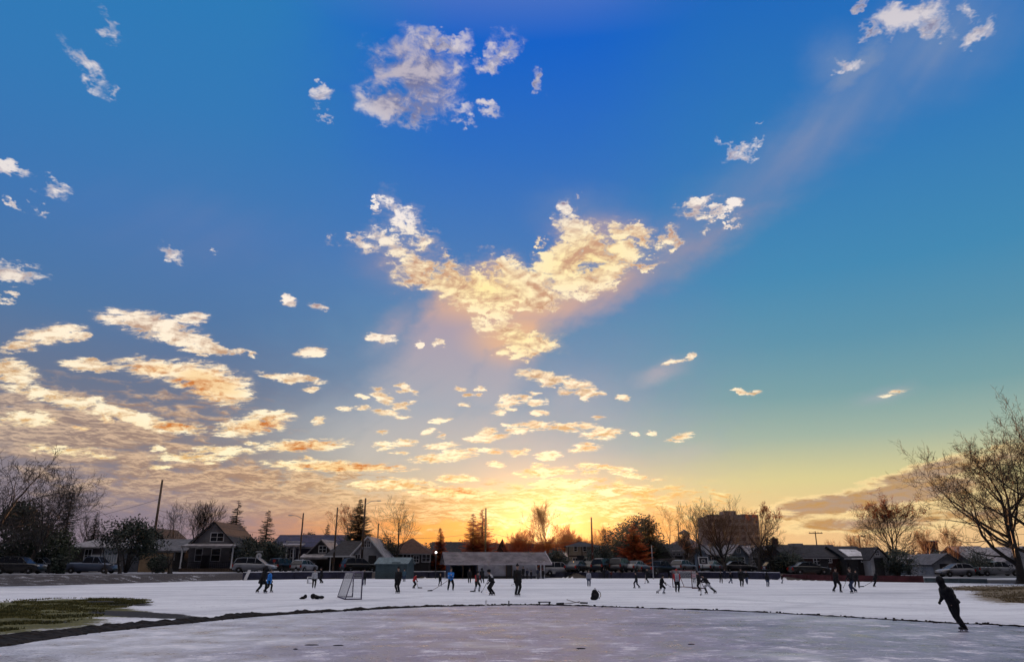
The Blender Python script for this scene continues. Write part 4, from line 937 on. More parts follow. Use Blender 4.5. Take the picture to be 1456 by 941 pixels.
S_teal = siding('siding_teal', (.055, .085, .10)); S_pale = siding('siding_pale_blue', (.16, .20, .24)); S_brick = mat('brick_dark', (.065, .030, .028), .9, .3, 6)
S_conc = mat('concrete_grey', (.12, .13, .16), .85, .18, .35); S_stripe = siding('stucco_grey', (.10, .095, .10), .5)
def posts(e_, U, xs_, z0, z1, y, t=.08, m_=None, name='porch_post'):
    for x in xs_:
        m = MB(); m.box(U(x) - t, U(x) + t, y - t, y + t, z0, z1); m.box(U(x) - t * 1.5, U(x) + t * 1.5, y - t * 1.5, y + t * 1.5, z1 - .12, z1 + .004); m.box(U(x) - t * 1.4, U(x) + t * 1.4, y - t * 1.4, y + t * 1.4, z0, z0 + .15)
        m.build(name, m_ or M_white, e_)
def porch_roof(e_, x0, x1, y0, y1, zf, zb, m_, t=.14, name='porch_roof'):
    m = MB(); m.slab((x0, y0, zf), (x1, y0, zf), (x1, y1, zb), (x0, y1, zb), t); m.box(x0, x1, y0 - .03, y0 + .04, zf - .26, zf - .05, 0); m.build(name, m_, e_)

def ex1(e_, U, Z, d, w_, ze, zr):
    posts(e_, U, (3, 17), 0, ze - .1, -d / 2 - 1.6); porch_roof(e_, U(-12), U(24), -d / 2 - 2, -d / 2, ze, ze + .5, M_roof_p)
house('grey bungalow with a pale hip roof cut by the left edge', -45, 16, 784, 764, 92, 'hip', S_grey, M_roof_p, 9, wins=[(-8, 0, 788, 799)], doors=[(8,)], extra=ex1)
house('pale bungalow with a frosted roof and blue-white curtained windows', 90, 176, 777, 761, 98, 'hip', S_stripe, M_roof_p, 9, wins=[(118, 127, 781, 797), (143, 164, 780, 799, M_glassp, 5)], doors=[(134, M_white)])
house('small black house with a sharp gable under the leaning pole', 190, 236, 768, 750, 116, 'front', S_dark, M_roof_d, 8, wins=[(206, 212, 770, 778)], doors=[(220,)])
house('low dark house with a brown roof behind the tan fence', 204, 262, 781, 766, 108, 'side', S_dark, M_roof_g, 8, wins=[(236, 246, 785, 795)], doors=[(226,)])
def ex4(e_, U, Z, d, w_, ze, zr):
    zf = Z(776)
    porch_roof(e_, U(263), U(339), -d / 2 - 2.1, -d / 2 + .0, zf, zf + .35, M_roof_p, .12)
    m = MB(); m.box(U(264), U(338), -d / 2 - 2.0, -d / 2, -.3, .45); m.build('porch_deck', M_wood, e_)
    posts(e_, U, (265, 336), .45, zf - .1, -d / 2 - 1.9)
    m = MB()
    for i in range(26):
        x = U(266) + (U(335) - U(266)) * i / 25
        if 9 < i < 13: continue
        m.box(x - .02, x + .02, -d / 2 - 1.95, -d / 2 - 1.91, .45, 1.25)
    m.box(U(266), U(291), -d / 2 - 1.97, -d / 2 - 1.89, 1.25, 1.32); m.box(U(301), U(335), -d / 2 - 1.97, -d / 2 - 1.89, 1.25, 1.32)
    m.build('railing', M_darkmetal, e_)
    m = MB(); zb = Z(770); zt = Z(757)
    # barge boards
    for sg in (-1, 1): m.slab((sg * (w_ / 2 + .4), -d / 2 - .37, ze - .32), (sg * (w_ / 2 + .4), -d / 2 - .33, ze - .32), (0, -d / 2 - .33, zr - .04), (0, -d / 2 - .37, zr - .04), .16)
    m.build('barge_board', M_darkmetal, e_)
house('grey shingled house with a steep front gable, white twin window and long dark porch', 268, 334, 774, 741, 106, 'front', siding('shingle_grey', (.18, .175, .185), .25), M_roof_d, 10, wins=[(295, 313, 757.5, 769, None, 1), (276, 285, 780, 797, None, 0), (299, 311, 780, 797, None, 0)], doors=[(291,)], extra=ex4)
def ex5(e_, U, Z, d, w_, ze, zr):
    zf = Z(775); posts(e_, U, (402, 410, 420, 428), .1, zf - .15, -d / 2 - 1.6, .07); porch_roof(e_, U(398), U(432), -d / 2 - 1.9, -d / 2, zf, zf + .3, M_roof_p)
    m = MB()
    for x in (402, 410, 420): m.tube([(U(x), -d / 2 - 1.6, zf - .8), (U(x) + .25, -d / 2 - 1.6, zf - .35), (U(x + 4), -d / 2 - 1.6, zf - .22)], .04, 5)
    m.box(U(404), U(426), -d / 2 - .08, -d / 2 - .03, Z(771), Z(769)); m.build('porch_bracket', M_white, e_)
house('wide navy house with an ornate white porch right of the silver minivan', 385, 482, 776, 760, 122, 'side', S_navy, mat('roof_navy', (.035, .035, .075), .85, .3, 2), 10, wins=[(412, 418, 781, 792), (450, 458, 781, 790)], doors=[(406,)], extra=ex5)
def ex6(e_, U, Z, d, w_, ze, zr):
    posts(e_, U, (434, 476), .0, ze - .35, -d / 2 - 1.5, .07); porch_roof(e_, U(430), U(480), -d / 2 - 1.8, -d / 2, ze - .2, ze + .3, M_roof_p)
house('low house with a pale frosted slope left of the tall street pole', 432, 478, 790, 766, 112, 'front', S_dark, M_roof_p, 8, wins=[(452, 462, 776, 785)], doors=[(445,)], extra=ex6)
def ex7(e_, U, Z, d, w_, ze, zr):
    m = MB(); W = U(502) - U(464)
    m.box(U(464), U(500), -d / 2 + .5, d / 2, -.5, ze - .1); m.build('side_wing', S_dark, e_)
    m = MB(); x0, x1 = U(460), U(505); m.slab((x0, -d / 2 - .4, ze - .2), (x1, -d / 2 - .4, ze - .2), (x1, .2, zr - .5), (x0 + 1.5, .2, zr - .5), .12); m.slab((x0 + 1.5, .2, zr - .5), (x1, .2, zr - .5), (x1, d / 2, ze), (x0, d / 2, ze), .12); m.build('side_wing_roof', M_roof_d, e_)
    m = MB(); m.box(x0, x1, -d / 2 - .46, -d / 2 - .40, ze - .36, ze - .16)
    for sg in (-1, 1): m.slab((sg * (w_ / 2 + .42), -d / 2 - .40, ze - .36), (sg * (w_ / 2 + .42), -d / 2 - .36, ze - .36), (0, -d / 2 - .36, zr - .02), (0, -d / 2 - .40, zr - .02), .18)
    m.build('fascia', M_white, e_); posts(e_, U, (470, 488), 0, ze - .3, -d / 2 - .3, .06)
house('white gabled house with a small attic window and a long dark wing to its left', 502, 544, 788, 762, 108, 'front', S_white, M_roof_p, 9, wins=[(515, 519, 769, 777), (520.5, 524.5, 769, 777), (505, 511, 788, 799)], doors=[(529,)], extra=ex7)
house('dark house with a red-brown hip roof and white-framed windows behind the teal shed', 548, 610, 786, 765, 118, 'hip', S_dark, M_roof_b, 10, wins=[(573, 583, 788, 799), (588, 595, 790, 799), (600, 611, 788, 798)], doors=[(566,)])
house('dark low house whose roof shows behind the left half of the pavilion', 612, 692, 790, 770, 124, 'side', S_dark, M_roof_d, 9, wins=[(640, 650, 792, 798)], doors=[(660,)])
house('brown house with a small peaked dormer behind the middle of the pavilion', 694, 772, 788, 772, 122, 'side', S_brick, M_roof_b, 9, wins=[(715, 722, 786, 792)], doors=[(740,)],
      extra=lambda e_, U, Z, d, w_, ze, zr: (lambda m: (m.poly_xz([(U(704), Z(787)), (U(724), Z(787)), (U(714), Z(765))], -d / 2 + .6, 0), m.build('dormer', M_roof_b, e_)))(MB()))
def ex8(e_, U, Z, d, w_, ze, zr):
    m = MB(); zb = Z(790); m.box(-w_ / 2 - .03, w_ / 2 + .03, -d / 2 - .05, -d / 2 + .02, zb - .08, zb + .08)
    for x in (808.6, 828, 843.5): m.box(U(x) - .06, U(x) + .06, -d / 2 - .04, -d / 2 + .02, 0, ze)
    m.build('trim', M_darkmetal, e_)
house('cream two-storey house with a low hip roof and four windows', 808, 852, 775, 770, 112, 'hip', S_cream, M_roof_d, 9, wins=[(817, 821, 777, 783, None, 0), (830, 834, 777, 783, None, 0), (831, 837, 793, 803), (815, 821, 793, 801)], doors=[(826,)], extra=ex8)
house('little pale porch house left of the cream two-storey house', 786, 804, 791, 785, 106, 'side', S_cream, M_roof_p, 6, wins=[(789, 794, 794, 800)], doors=[(799,)])
house('low white garage with a plain door right of the cream house', 868, 889, 793, 789, 108, 'side', S_white, M_roof_g, 6, wins=(), doors=[(872,)], extra=lambda e_, U, Z, d, w_, ze, zr: (lambda m: ([m.box(U(875), U(887), -d / 2 - .05 - .001 * i, -d / 2 + .01, .05 + .42 * i, .44 + .42 * i) for i in range(4)], m.build('garage_door', M_white, e_)))(MB()), cat='garage', name='garage')
def ex9(e_, U, Z, d, w_, ze, zr):
    m = MB(); m.box(U(903), U(958), -d / 2 - 3.5, -d / 2 - .01, -.4, Z(795)); m.box(U(902), U(959), -d / 2 - 3.7, -d / 2 + .01, Z(795), Z(794)); m.build('flat_annex', siding('annex_grey', (.22, .20, .20), .3), e_)
    m = MB(); m.poly_xz([(U(932), Z(797)), (U(955), Z(797)), (U(943), Z(775))], -d / 2 - 1.5, -d / 2 - .02); m.build('dark_gable', M_roof_d, e_)
house('white barn-shaped house with two small gable windows and a flat grey annex', 924, 971, 783, 773, 112, 'side', S_white, M_roof_d, 9, wins=[(930, 934, 783, 790), (958, 961, 783, 789), (964, 968, 783, 789), (950, 954, 797, 802)], doors=[(966,)], extra=ex9)
house('large grey roofed hall left of the apartment block', 962, 1012, 778, 763, 150, 'hip', S_grey, mat('roof_violet', (.075, .07, .09), .85, .3, 1), 14, wins=[(975, 980, 782, 790)], doors=[(990,)], extra=lambda e_, U, Z, d, w_, ze, zr: (lambda m: (m.box(U(986), U(994), -1, 1, zr - 1, Z(757)), m.lathe([(1.6, Z(757)), (.1, Z(750))], 4), m.build('cupola', S_grey, e_)))(MB()))
for i, (a, b, ye, yr, Y, k, wm, rm, lb) in enumerate([(1008, 1036, 787, 776, 116, 'side', S_pale, M_roof_g, 'pale blue house left of the thick trunk under the apartment block'), (1040, 1064, 788, 773, 112, 'front', S_pale, M_roof_p, 'pale blue gabled house right of the thick trunk'),
        (1066, 1094, 788, 774, 114, 'front', S_white, M_roof_p, 'white gabled house between the two trunks'), (1097, 1124, 787, 773, 112, 'front', S_white, M_roof_p, 'white gabled house right of the low wide tree trunk')]):
    house(lb, a, b, ye, yr, Y, k, wm, rm, 9, wins=[(a + 5, a + 9, 792, 800), (b - 9, b - 5, 792, 800), ((a + b) / 2 - 2, (a + b) / 2 + 2, 780, 785) if k == 'front' else (None,)*4] if k == 'front' else [(a + 5, a + 9, 792, 800), (b - 9, b - 5, 792, 800)], doors=[((a + b) / 2,)])
house('dark brick bungalow with two white windows and a chimney', 1120, 1204, 790, 774, 96, 'side', S_brick, M_roof_d, 9, wins=[(1158, 1166, 793, 802), (1178, 1183, 793, 799)], doors=[(1172,)], chim=-3.4, extra=lambda e_, U, Z, d, w_, ze, zr: (lambda m: (m.box(U(1144), U(1161), -.9, .5, zr - .6, Z(771)), m.build('roof_vent', M_metal, e_)))(MB()))
house('dark house with a snow-edged roof right of the brick bungalow', 1203, 1240, 791, 776, 94, 'side', S_dark, M_roof_d, 9, wins=[(1226, 1236, 793, 798)], doors=[(1214,)], extra=lambda e_, U, Z, d, w_, ze, zr: (lambda m: (m.slab((U(1210), -d / 2 - .5, ze - .25), (U(1238), -d / 2 - .5, ze - .25), (U(1232), -d / 2 + 2.2, ze + .9), (U(1206), -d / 2 + 2.2, ze + .95), .06), m.build('snow_patch', mat('roof_snow', (.55, .55, .60), .8, .2, 2), e_)))(MB()))
house('white gable end with a small porch behind the leaning skaters', 1238, 1262, 791, 777, 92, 'front', S_white, M_roof_d, 8, wins=[(1247, 1252, 784, 789)], doors=[(1250,)])
house('low teal-white house with several small roofs at the right', 1284, 1328, 800, 788, 108, 'side', S_pale, M_roof_p, 8, wins=[(1300, 1306, 803, 809), (1314, 1320, 803, 809)], doors=[(1294,)])
house('white gabled garage with a dark open door at the right', 1326, 1370, 800, 786, 102, 'front', S_white, M_roof_g, 7, extra=lambda e_, U, Z, d, w_, ze, zr: (lambda m: (m.box(U(1336), U(1361), -d / 2 - .03, -d / 2 + .02, 0, ze - .1), m.build('garage_door', M_darkmetal, e_)))(MB()), cat='garage', name='garage')
house('grey house with a large pale roof behind the silver pickup at the right', 1384, 1426, 797, 776, 106, 'side', S_grey, M_roof_p, 10, wins=[(1392, 1398, 800, 808), (1410, 1417, 800, 808)], doors=[(1404,)])
house('white gabled house half hidden by the greatest leafless tree', 1426, 1490, 799, 776, 104, 'front', S_white, M_roof_p, 9, wins=[(1434, 1440, 802, 809)], doors=[(1466,)])

# apartment block
def block():
    Y = 300; x0, x1 = far(1011, HOR, Y).x, far(1085, HOR, Y).x; z0 = gz(x0, Y); zt = far(728, 733, Y).z
    e_ = empty('apartment_block', ((x0 + x1) / 2, Y + 8, z0), 0, 'grey concrete apartment block towering behind the leafless trees', 'apartment block')
    w_ = x1 - x0; h = zt - z0; m = MB(); m.box(-w_ / 2, w_ / 2, -8, 8, -.5, h)
    for i in range(5):      # wall ribs
        x = -w_ / 2 + w_ * (i + .0) / 4; m.box(max(-w_ / 2, x - .25), min(w_ / 2, x + .25) + .01, -8.25, -8, 0, h + .3)
    m.box(-w_ / 2, w_ / 2, -8.1, -7.8, h, h + .5); m.build('wall', S_conc, e_)
    m = MB(); m.box(-w_ * .12, w_ * .12, -5, 2, h, h + 2.2); m.box(w_ * .25, w_ * .33, -4, -1, h, h + 1.0); m.build('roof_house', S_conc, e_)
    for fl in range(8):
        for c_ in range(8):
            x = -w_ / 2 + w_ * (c_ + .5) / 8; z = 1.2 + fl * (h - 1.5) / 8
            m = MB(); m.box(x - .75, x + .75, -8.06, -7.95, z, z + 1.25); m.box(x - .03, x + .03, -8.1, -7.95, z, z + 1.25); m.build('window', mat('block_glass', (.055, .055, .065), .5, .2, 1), e_)
block()
def tower():
    Y = 170; p = far(1321, 770, Y); z0 = gz(p.x, Y); e_ = empty('square_tower', (p.x, Y, z0), 0, 'small dark square tower far behind the right houses', 'tower')
    h = p.z - z0; m = MB(); m.box(-1.2, 1.2, -1.2, 1.2, -.5, h); m.build('wall', S_brick, e_); m = MB(); m.box(-1.4, 1.4, -1.4, 1.4, h, h + .3); m.build('parapet', S_conc, e_)
tower()

# ---- tan fence, shed, pavilion
def fence_panel(name, px0, px1, ytop, Y, mt_, label, cat='fence', t=.06, cap=True, zb=None, posts_=6, rz=0):
    a, b = far(px0, ytop, Y), far(px1, ytop, Y); z0 = gz((a.x + b.x) / 2, Y) if zb is None else zb
    e_ = empty(name, ((a.x + b.x) / 2, Y, z0), rz, label, cat); w_ = b.x - a.x; h = a.z - z0
    m = MB(); m.box(-w_ / 2, w_ / 2, -t / 2, t / 2, .03, h); m.build('board_panel', mt_, e_)
    for i in range(posts_):
        x = -w_ / 2 + w_ * i / (posts_ - 1); m = MB(); m.box(x - .06, x + .06, t / 2 + .002, t / 2 + .12, -.3, h + .05); m.build('post', M_wood, e_)
    if cap: m = MB(); m.box(-w_ / 2, w_ / 2, -t / 2 - .03, t / 2 + .03, h + .001, h + .05); m.build('cap_rail', M_wood, e_)
    return e_
fence_panel('wooden_fence', 200, 246, 786, 96, S_tan, 'tan board fence on the bank left of the gabled porch house')
def shed():
    Y = 92; a, b = far(536, HOR, Y), far(582, HOR, Y); z0 = 0.0; w_ = b.x - a.x; d = 3.2
    e_ = empty('garden_shed', ((a.x + b.x) / 2, Y + d / 2, z0), math.radians(-8), 'small teal shed with a pale blue roof at the edge of the snow', 'shed')
    zr, ze = far(728, 792, Y + d / 2).z, far(728, 800, Y).z
    m = MB(); m.box(-w_ / 2, w_ / 2, -d / 2, d / 2, -.1, ze); m.add([(x, y, z) for x in (-w_ / 2, w_ / 2) for y, z in ((-d / 2, ze), (d / 2, ze), (0, zr - .05))], [(0, 1, 2), (3, 5, 4)]); m.build('wall', S_teal, e_)
    m = MB(); gable_roof(m, w_, d, ze, zr, .18, .07, 'x'); m.build('roof', mat('roof_teal', (.12, .16, .18), .8, .3, 3), e_)
    door(e_, .6, .05, -d / 2, .9, 1.8, S_teal)
shed()
def pavilion():
    Y = 94.5; w_ = far(770, HOR, Y).x - far(634, HOR, Y).x; cx = (far(770, HOR, Y).x + far(634, HOR, Y).x) / 2; d = 6.0; ze = far(728, 797.5, Y).z; zr = ze + 1.15
    e_ = empty('rink_pavilion', (cx, Y + d / 2, 0), math.radians(10), 'long low rink pavilion with a frosted roof, white panels and an open dark bay', 'pavilion')
    def U(px): return (px - 702) / 136.0 * w_
    m = MB(); m.box(-w_ / 2, w_ / 2, d / 2 - .15, d / 2, -.1, ze); m.box(-w_ / 2, -w_ / 2 + .15, -d / 2, d / 2 - .15, -.1, ze)
    m.box(U(757), U(757) + .15, -d / 2, d / 2 - .15, -.1, ze); m.box(U(672), U(672) + .12, -d / 2 + .3, d / 2 - .15, -.1, ze); m.box(-w_ / 2 + .15, w_ / 2, -d / 2 + .15, d / 2 - .15, -.1, .03)
    m.build('wall', siding('siding_blue_dark', (.05, .065, .12), .2, vert=True), e_)
    for a, b in ((673, 714), (722, 757)):
        m = MB(); m.box(U(a), U(b), -d / 2 - .02, -d / 2 + .08, .05, ze - .12)
        for i in range(1, 5): x = U(a) + (U(b) - U(a)) * i / 5; m.box(x - .02, x + .02, -d / 2 - .04, -d / 2 - .02, .05, ze - .15)
        m.build('white_panel', mat('panel_white', (.33, .33, .37), .7, .2, 1.2), e_)
    m = MB(); m.box(U(714), U(722), -d / 2 + .01, -d / 2 + .09, .03, ze - .1); m.build('door', M_darkmetal, e_)
    m = MB(); m.box(U(673), U(757), -d / 2 - .1, -d / 2 - .05, .05, .3); m.build('kick_board', M_darkmetal, e_)
    for x in (634.6, 652, 672.5, 714, 722, 757.5, 764, 769): 
        m = MB(); m.box(U(x) - .06, U(x) + .06, -d / 2 - .16, -d / 2 - .05, 0, ze - .02); m.build('post', M_white if x > 756 else M_wood, e_)
    m = MB(); gable_roof(m, w_, d, ze, zr, .75, .12, 'x'); m.build('roof', mat('pavilion_roof', (.18, .16, .175), .85, .3, 1.0, .2, col2=(.08, .07, .08), detail=8), e_)
    s_ = (zr - ze) / (d / 2); zf = ze - .75 * s_
    m = MB(); m.box(-w_ / 2 - .75, w_ / 2 + .75, -d / 2 - .82, -d / 2 - .76, zf - .16, zf + .01)
    for sg in (-1, 1): m.slab((w_ / 2 + .76, sg * (d / 2 + .75), zf), (w_ / 2 + .84, sg * (d / 2 + .75), zf), (w_ / 2 + .84, 0, zr + .01), (w_ / 2 + .76, 0, zr + .01), .2 * (1 if sg < 0 else 1))
    m.build('fascia', mat('fascia_pale', (.36, .33, .36), .7, .15, 3), e_)
    m = MB(); m.add([(x, y, z) for x in (w_ / 2, w_ / 2 + .05) for y, z in ((-d / 2, ze), (d / 2, ze), (0, zr - .13))], [(0, 1, 2), (3, 5, 4), (0, 2, 5, 3), (1, 4, 5, 2), (0, 3, 4, 1)]); m.build('gable_end', S_grey, e_)
    # the one lit lamp of the scene, on the left corner
    l = empty('wall_lamp', (0, 0, 0), 0, 'small lit white lamp at the left corner of the pavilion roof', 'lamp')
    p = far(620, 785, Y - .5); l.location = p
    m = MB(); m.box(-.06, .06, -.02, .25, .05, .12); m.tube([(0, .2, .1), (0, .25, -p.z + gz(p.x, p.y) if p.z > 0 else 0)], .05, 6); m.build('bracket', M_darkmetal, l)
    em = bpy.data.materials.new('lamp_lit'); em.use_nodes = True; nt = em.node_tree; nt.nodes.clear(); en = nt.nodes.new('ShaderNodeEmission'); en.inputs[0].default_value = (1, .95, .88, 1); en.inputs[1].default_value = 9; nt.links.new(en.outputs[0], nt.nodes.new('ShaderNodeOutputMaterial').inputs[0])
    m = MB(); m.ell((0, 0, 0), (.11, .11, .11), None, 0, 10, 7); m.build('globe', em, l)
pavilion()
# ------------------------------------------------------------------ low boards round the far edge of the snow
def bpt(px, off=0.0):
    """point of the far edge of the snow under this column"""
    d = ray(px, 820); k = d.x / d.y; best = None
    for y in np.arange(45, 110, .25):
        x = k * y; B = float(np.interp(x, bx, by))
        if y >= B: best = (x, y + off); break
    return Vector((best[0], best[1], 0))
M_board_n = mat('board_navy', (.022, .022, .045), .7, .4, 1.2, .25); M_board_r = mat('board_red', (.060, .014, .018), .75, .35, 1.2, .25); M_board_t = mat('board_teal', (.055, .075, .085), .75, .3, 1.2, .25)
M_capsnow = mat('cap_snow', (.62, .62, .66), .8, .15, 2, .2)
def boards(pxs, mt_, h, label, cap=True, off=-.35):
    pts = [bpt(p, off) for p in pxs]; c = pts[0].lerp(pts[-1], .5)
    e_ = empty('rink_board', (c.x, c.y, 0), 0, label, 'rink board', 'low boards along the far edge of the snow')
    for a, b in zip(pts[:-1], pts[1:]):
        n = max(1, int((b - a).length / 2.4)); t = (b - a).normalized(); nr = Vector((-t.y, t.x, 0))
        m, s_ = MB(), MB()
        for i in range(n):
            p, q_ = a.lerp(b, i / n) - c, a.lerp(b, (i + 1) / n) - c; q_ = q_ - t * .03; hh = h + rnd.uniform(-.02, .02)
            m.slab((p.x, p.y, -.05), (q_.x, q_.y, -.05), (q_.x, q_.y, hh), (p.x, p.y, hh), .06)
            pp = p + t * .02 - nr * .07; m.box(pp.x - .05, pp.x + .05, pp.y - .05, pp.y + .05, -.05, hh - .04)
            if cap: s_.slab((p.x, p.y - .09, hh + .005), (q_.x, q_.y - .09, hh + .005), (q_.x, q_.y + .20, hh + .005), (p.x, p.y + .20, hh + .005), -.07)
        m.build('board', mt_, e_)
        if cap: s_.build('snow_cap', M_capsnow, e_)
boards([347, 420, 480, 530], M_board_n, .80, 'navy rink boards with a pale snowy cap below the silver minivan')
boards([586, 632], M_board_n, .78, 'short run of navy rink boards between the teal shed and the pavilion')
boards([782, 850, 950], M_board_n, .72, 'dark rink boards right of the pavilion below the row of parked cars', False)
boards([952, 1040, 1108], M_board_n, .75, 'navy rink boards below the apartment block')
boards([1112, 1180, 1240, 1310], M_board_r, .62, 'dark red rink boards before the brick bungalow', False)
boards([1312, 1360, 1400], M_board_t, .42, 'grey-teal rink boards under the right hand garage', False)

# ------------------------------------------------------------------ vehicles
M_tyre = mat('tyre', (.012, .012, .013), .8, .2, 5); M_rim = mat('rim', (.30, .30, .32), .35, .2, 4, .5, .7)
M_lamp = mat('headlight', (.55, .56, .58), .15, .1, 4, .6); M_red = mat('taillight', (.35, .02, .015), .25, .2, 4, .5)
M_plastic = mat('car_plastic', (.02, .02, .022), .6, .2, 5)
PAINT = {}
def paint(n_, c):
    if n_ not in PAINT: PAINT[n_] = mat('paint_' + n_, c, .28, .08, 1.5, .5)
    return PAINT[n_]
PR = {  # length, height, lower body top outline, cabin outline (x from the rear, z), by kind
 'sedan': (4.6, 1.42, [(0, .40), (.02, .85), (.10, .96), (.9, .99), (3.2, .93), (4.2, .80), (4.56, .62), (4.6, .38)], [(.75, .97), (1.35, 1.38), (2.4, 1.42), (3.35, .92)]),
 'minivan': (5.1, 1.75, [(0, .42), (.01, 1.0), (.06, 1.08), (1.5, 1.10), (3.7, 1.02), (4.6, .90), (5.05, .68), (5.1, .38)], [(.10, 1.08), (.45, 1.66), (1.2, 1.75), (2.9, 1.70), (3.95, 1.00)]),
 'suv': (4.7, 1.72, [(0, .48), (.01, 1.0), (.05, 1.06), (1.5, 1.07), (3.4, 1.05), (4.3, .98), (4.65, .78), (4.7, .45)], [(.12, 1.06), (.38, 1.62), (1.0, 1.72), (2.6, 1.68), (3.45, 1.04)]),
 'pickup': (5.4, 1.78, [(0, .55), (0, 1.08), (.1, 1.12), (1.9, 1.12), (1.95, 1.12), (4.0, 1.08), (4.9, 1.02), (5.35, .85), (5.4, .50)], [(1.95, 1.11), (2.1, 1.70), (2.6, 1.78), (3.5, 1.74), (4.1, 1.07)]),
 'hatch': (4.1, 1.52, [(0, .42), (.01, .92), (.06, .98), (1.5, .98), (2.9, .95), (3.7, .84), (4.06, .64), (4.1, .38)], [(.08, .98), (.55, 1.44), (1.2, 1.52), (2.1, 1.48), (3.05, .94)])}
def car(kind, col, px, ybot, Y, label, cat='car', rz=0.0, group='vehicles parked along the far street', z=None):
    L, H, low, cab = PR[kind]; b = far(px, HOR, Y); z0 = gz(b.x, Y) if z is None else z
    e_ = empty('pickup_truck' if kind == 'pickup' else 'parked_car', (b.x, Y, z0), rz, label, cat, group)
    W = .90; pt = paint(*col)
    # lower body: cross-sections along the length, rounded in plan and up the side, wheel arches cut as dark linings
    m = MB(); N = 30; xs_ = [L * i / N for i in range(N + 1)]
    lx, lz = [p[0] for p in low], [p[1] for p in low]
    secs = []
    for x in xs_:
        zt = float(np.interp(x, lx, lz)); e1 = min(x, L - x); wf = W * (1 - .14 * max(0, 1 - e1 / .45) ** 2)
        zb = .24 + .10 * max(0, 1 - e1 / .5)
        for wx in (.85, L - .92):      # arches
            if abs(x - wx) < .40: zb = max(zb, .24 + math.sqrt(max(0, .40 ** 2 - (x - wx) ** 2)) * 1.08)
        zm = zb + (zt - zb) * .55
        secs.append([(x, -wf * .92, zb), (x, -wf, zm), (x, -wf * .985, zt - .08), (x, -wf * .90, zt), (x, 0, zt + .03), (x, wf * .90, zt), (x, wf * .985, zt - .08), (x, wf, zm), (x, wf * .92, zb)])
    k = 9; vs = [(v[0] - L / 2, v[1], v[2]) for s_ in secs for v in s_]
    fs = [(i * k + j, (i + 1) * k + j, (i + 1) * k + (j + 1) % k, i * k + (j + 1) % k) for i in range(N) for j in range(k)]
    fs += [tuple(range(k)), tuple(range(N * k + k - 1, N * k - 1, -1))]
    m.add(vs, [f[::-1] for f in fs], 0, True)
    if kind == 'pickup': pass
    body = m.build('body', pt, e_)
    # cabin: glass volume and painted roof with pillars
    g_, r_ = MB(), MB(); n = len(cab)
    def ww(z): return W * .90 - (z - cab[0][1]) * .30
    vs = [(x - L / 2, s_ * ww(z), z) for s_ in (-1, 1) for x, z in cab]
    g_.add(vs, [tuple(range(n))[::-1], tuple(range(n, 2 * n))] + [(i, i + 1, n + i + 1, n + i) for i in range(n - 1)] + [(n - 1, 0, n, 2 * n - 1)])
    g_.build('windows', M_glass, e_)
    for s_ in (-1, 1):   # pillars and roof rail, a little proud of the glass
        for a, b_ in zip(cab[:-1], cab[1:]): r_.tube([(a[0] - L / 2, s_ * (ww(a[1]) + .008), a[1]), (b_[0] - L / 2, s_ * (ww(b_[1]) + .008), b_[1])], .040, 5)
        x0, x1 = cab[1][0] + .3, cab[-1][0] - .5
        for t in ((.30, .62) if kind != 'pickup' else (.45,)):
            x = x0 + (x1 - x0) * t * 1.2; zt = float(np.interp(x, [c_[0] for c_ in cab], [c_[1] for c_ in cab])); zb = cab[0][1] - .02
            r_.tube([(x - L / 2, s_ * (ww(zb) + .008), zb), (x - L / 2, s_ * (ww(zt) + .008), zt)], .035, 5)
    tops = cab[1:-1]
    for a, b_ in zip(tops[:-1], tops[1:]): r_.slab((a[0] - L / 2, -ww(a[1]), a[1] + .03), (b_[0] - L / 2, -ww(b_[1]), b_[1] + .03), (b_[0] - L / 2, ww(b_[1]), b_[1] + .03), (a[0] - L / 2, ww(a[1]), a[1] + .03), .045)
    r_.build('roof', pt, e_)
    for wx in (.85, L - .92):
        for s_ in (-1, 1):
            Mx = Matrix.Translation((wx - L / 2, s_ * (W - .12), .33)) @ Matrix.Rotation(math.pi / 2, 4, 'X')
            m = MB(); m.lathe([(.20, -.10), (.31, -.10), (.335, -.06), (.335, .06), (.31, .10), (.20, .10)], 16, M=Mx); wh = m.build('tyre', M_tyre, e_)
            m = MB(); m.lathe([(.04, -.11), (.205, -.085), (.205, .085), (.04, .11)], 10, M=Mx, smooth=False); m.build('rim', M_rim, wh)
    for s_ in (-1, 1):
        zt = low[-2][1]; m = MB(); m.ell((L / 2 - .10, s_ * .62, zt + .02), (.12, .20, .07), None, 0, 8, 5); m.build('headlight', M_lamp, e_)
        m = MB(); m.box(-L / 2 - .015, -L / 2 + .10, s_ * .78 - .09, s_ * .78 + .09, low[1][1] - .32, low[1][1] - .02); m.build('taillight', M_red, e_)
        m = MB(); m.ell((cab[-1][0] - L / 2 - .25, s_ * (W + .08), cab[-1][1] + .10), (.07, .09, .07), None, 0, 6, 4); m.build('mirror', pt, e_)
    m = MB(); m.box(L / 2 - .12, L / 2 + .03, -.72, .72, .30, .48); m.box(-L / 2 - .03, -L / 2 + .1, -.74, .74, .32, .50); m.build('bumper', M_plastic, e_)
    return e_
BLK = ('black', (.012, .012, .014)); SIL = ('silver', (.22, .23, .26)); WHT = ('white', (.22, .22, .25)); DGR = ('dark_grey', (.05, .05, .06)); RED = ('maroon', (.09, .018, .02)); BLU = ('slate_blue', (.07, .09, .14)); LGR = ('light_grey', (.22, .23, .26))
car('suv', BLK, 30, 812, 80, 'long black car parked at the left edge of the street')
car('suv', LGR, 58, 0, 90, 'pale car half hidden behind the black car at the left')
car('pickup', BLU, 132, 812, 84, 'slate blue pickup parked before the pale bungalow', 'pickup')
car('minivan', SIL, 363, 811, 93.5, 'large silver minivan parked below the narrow spruce')
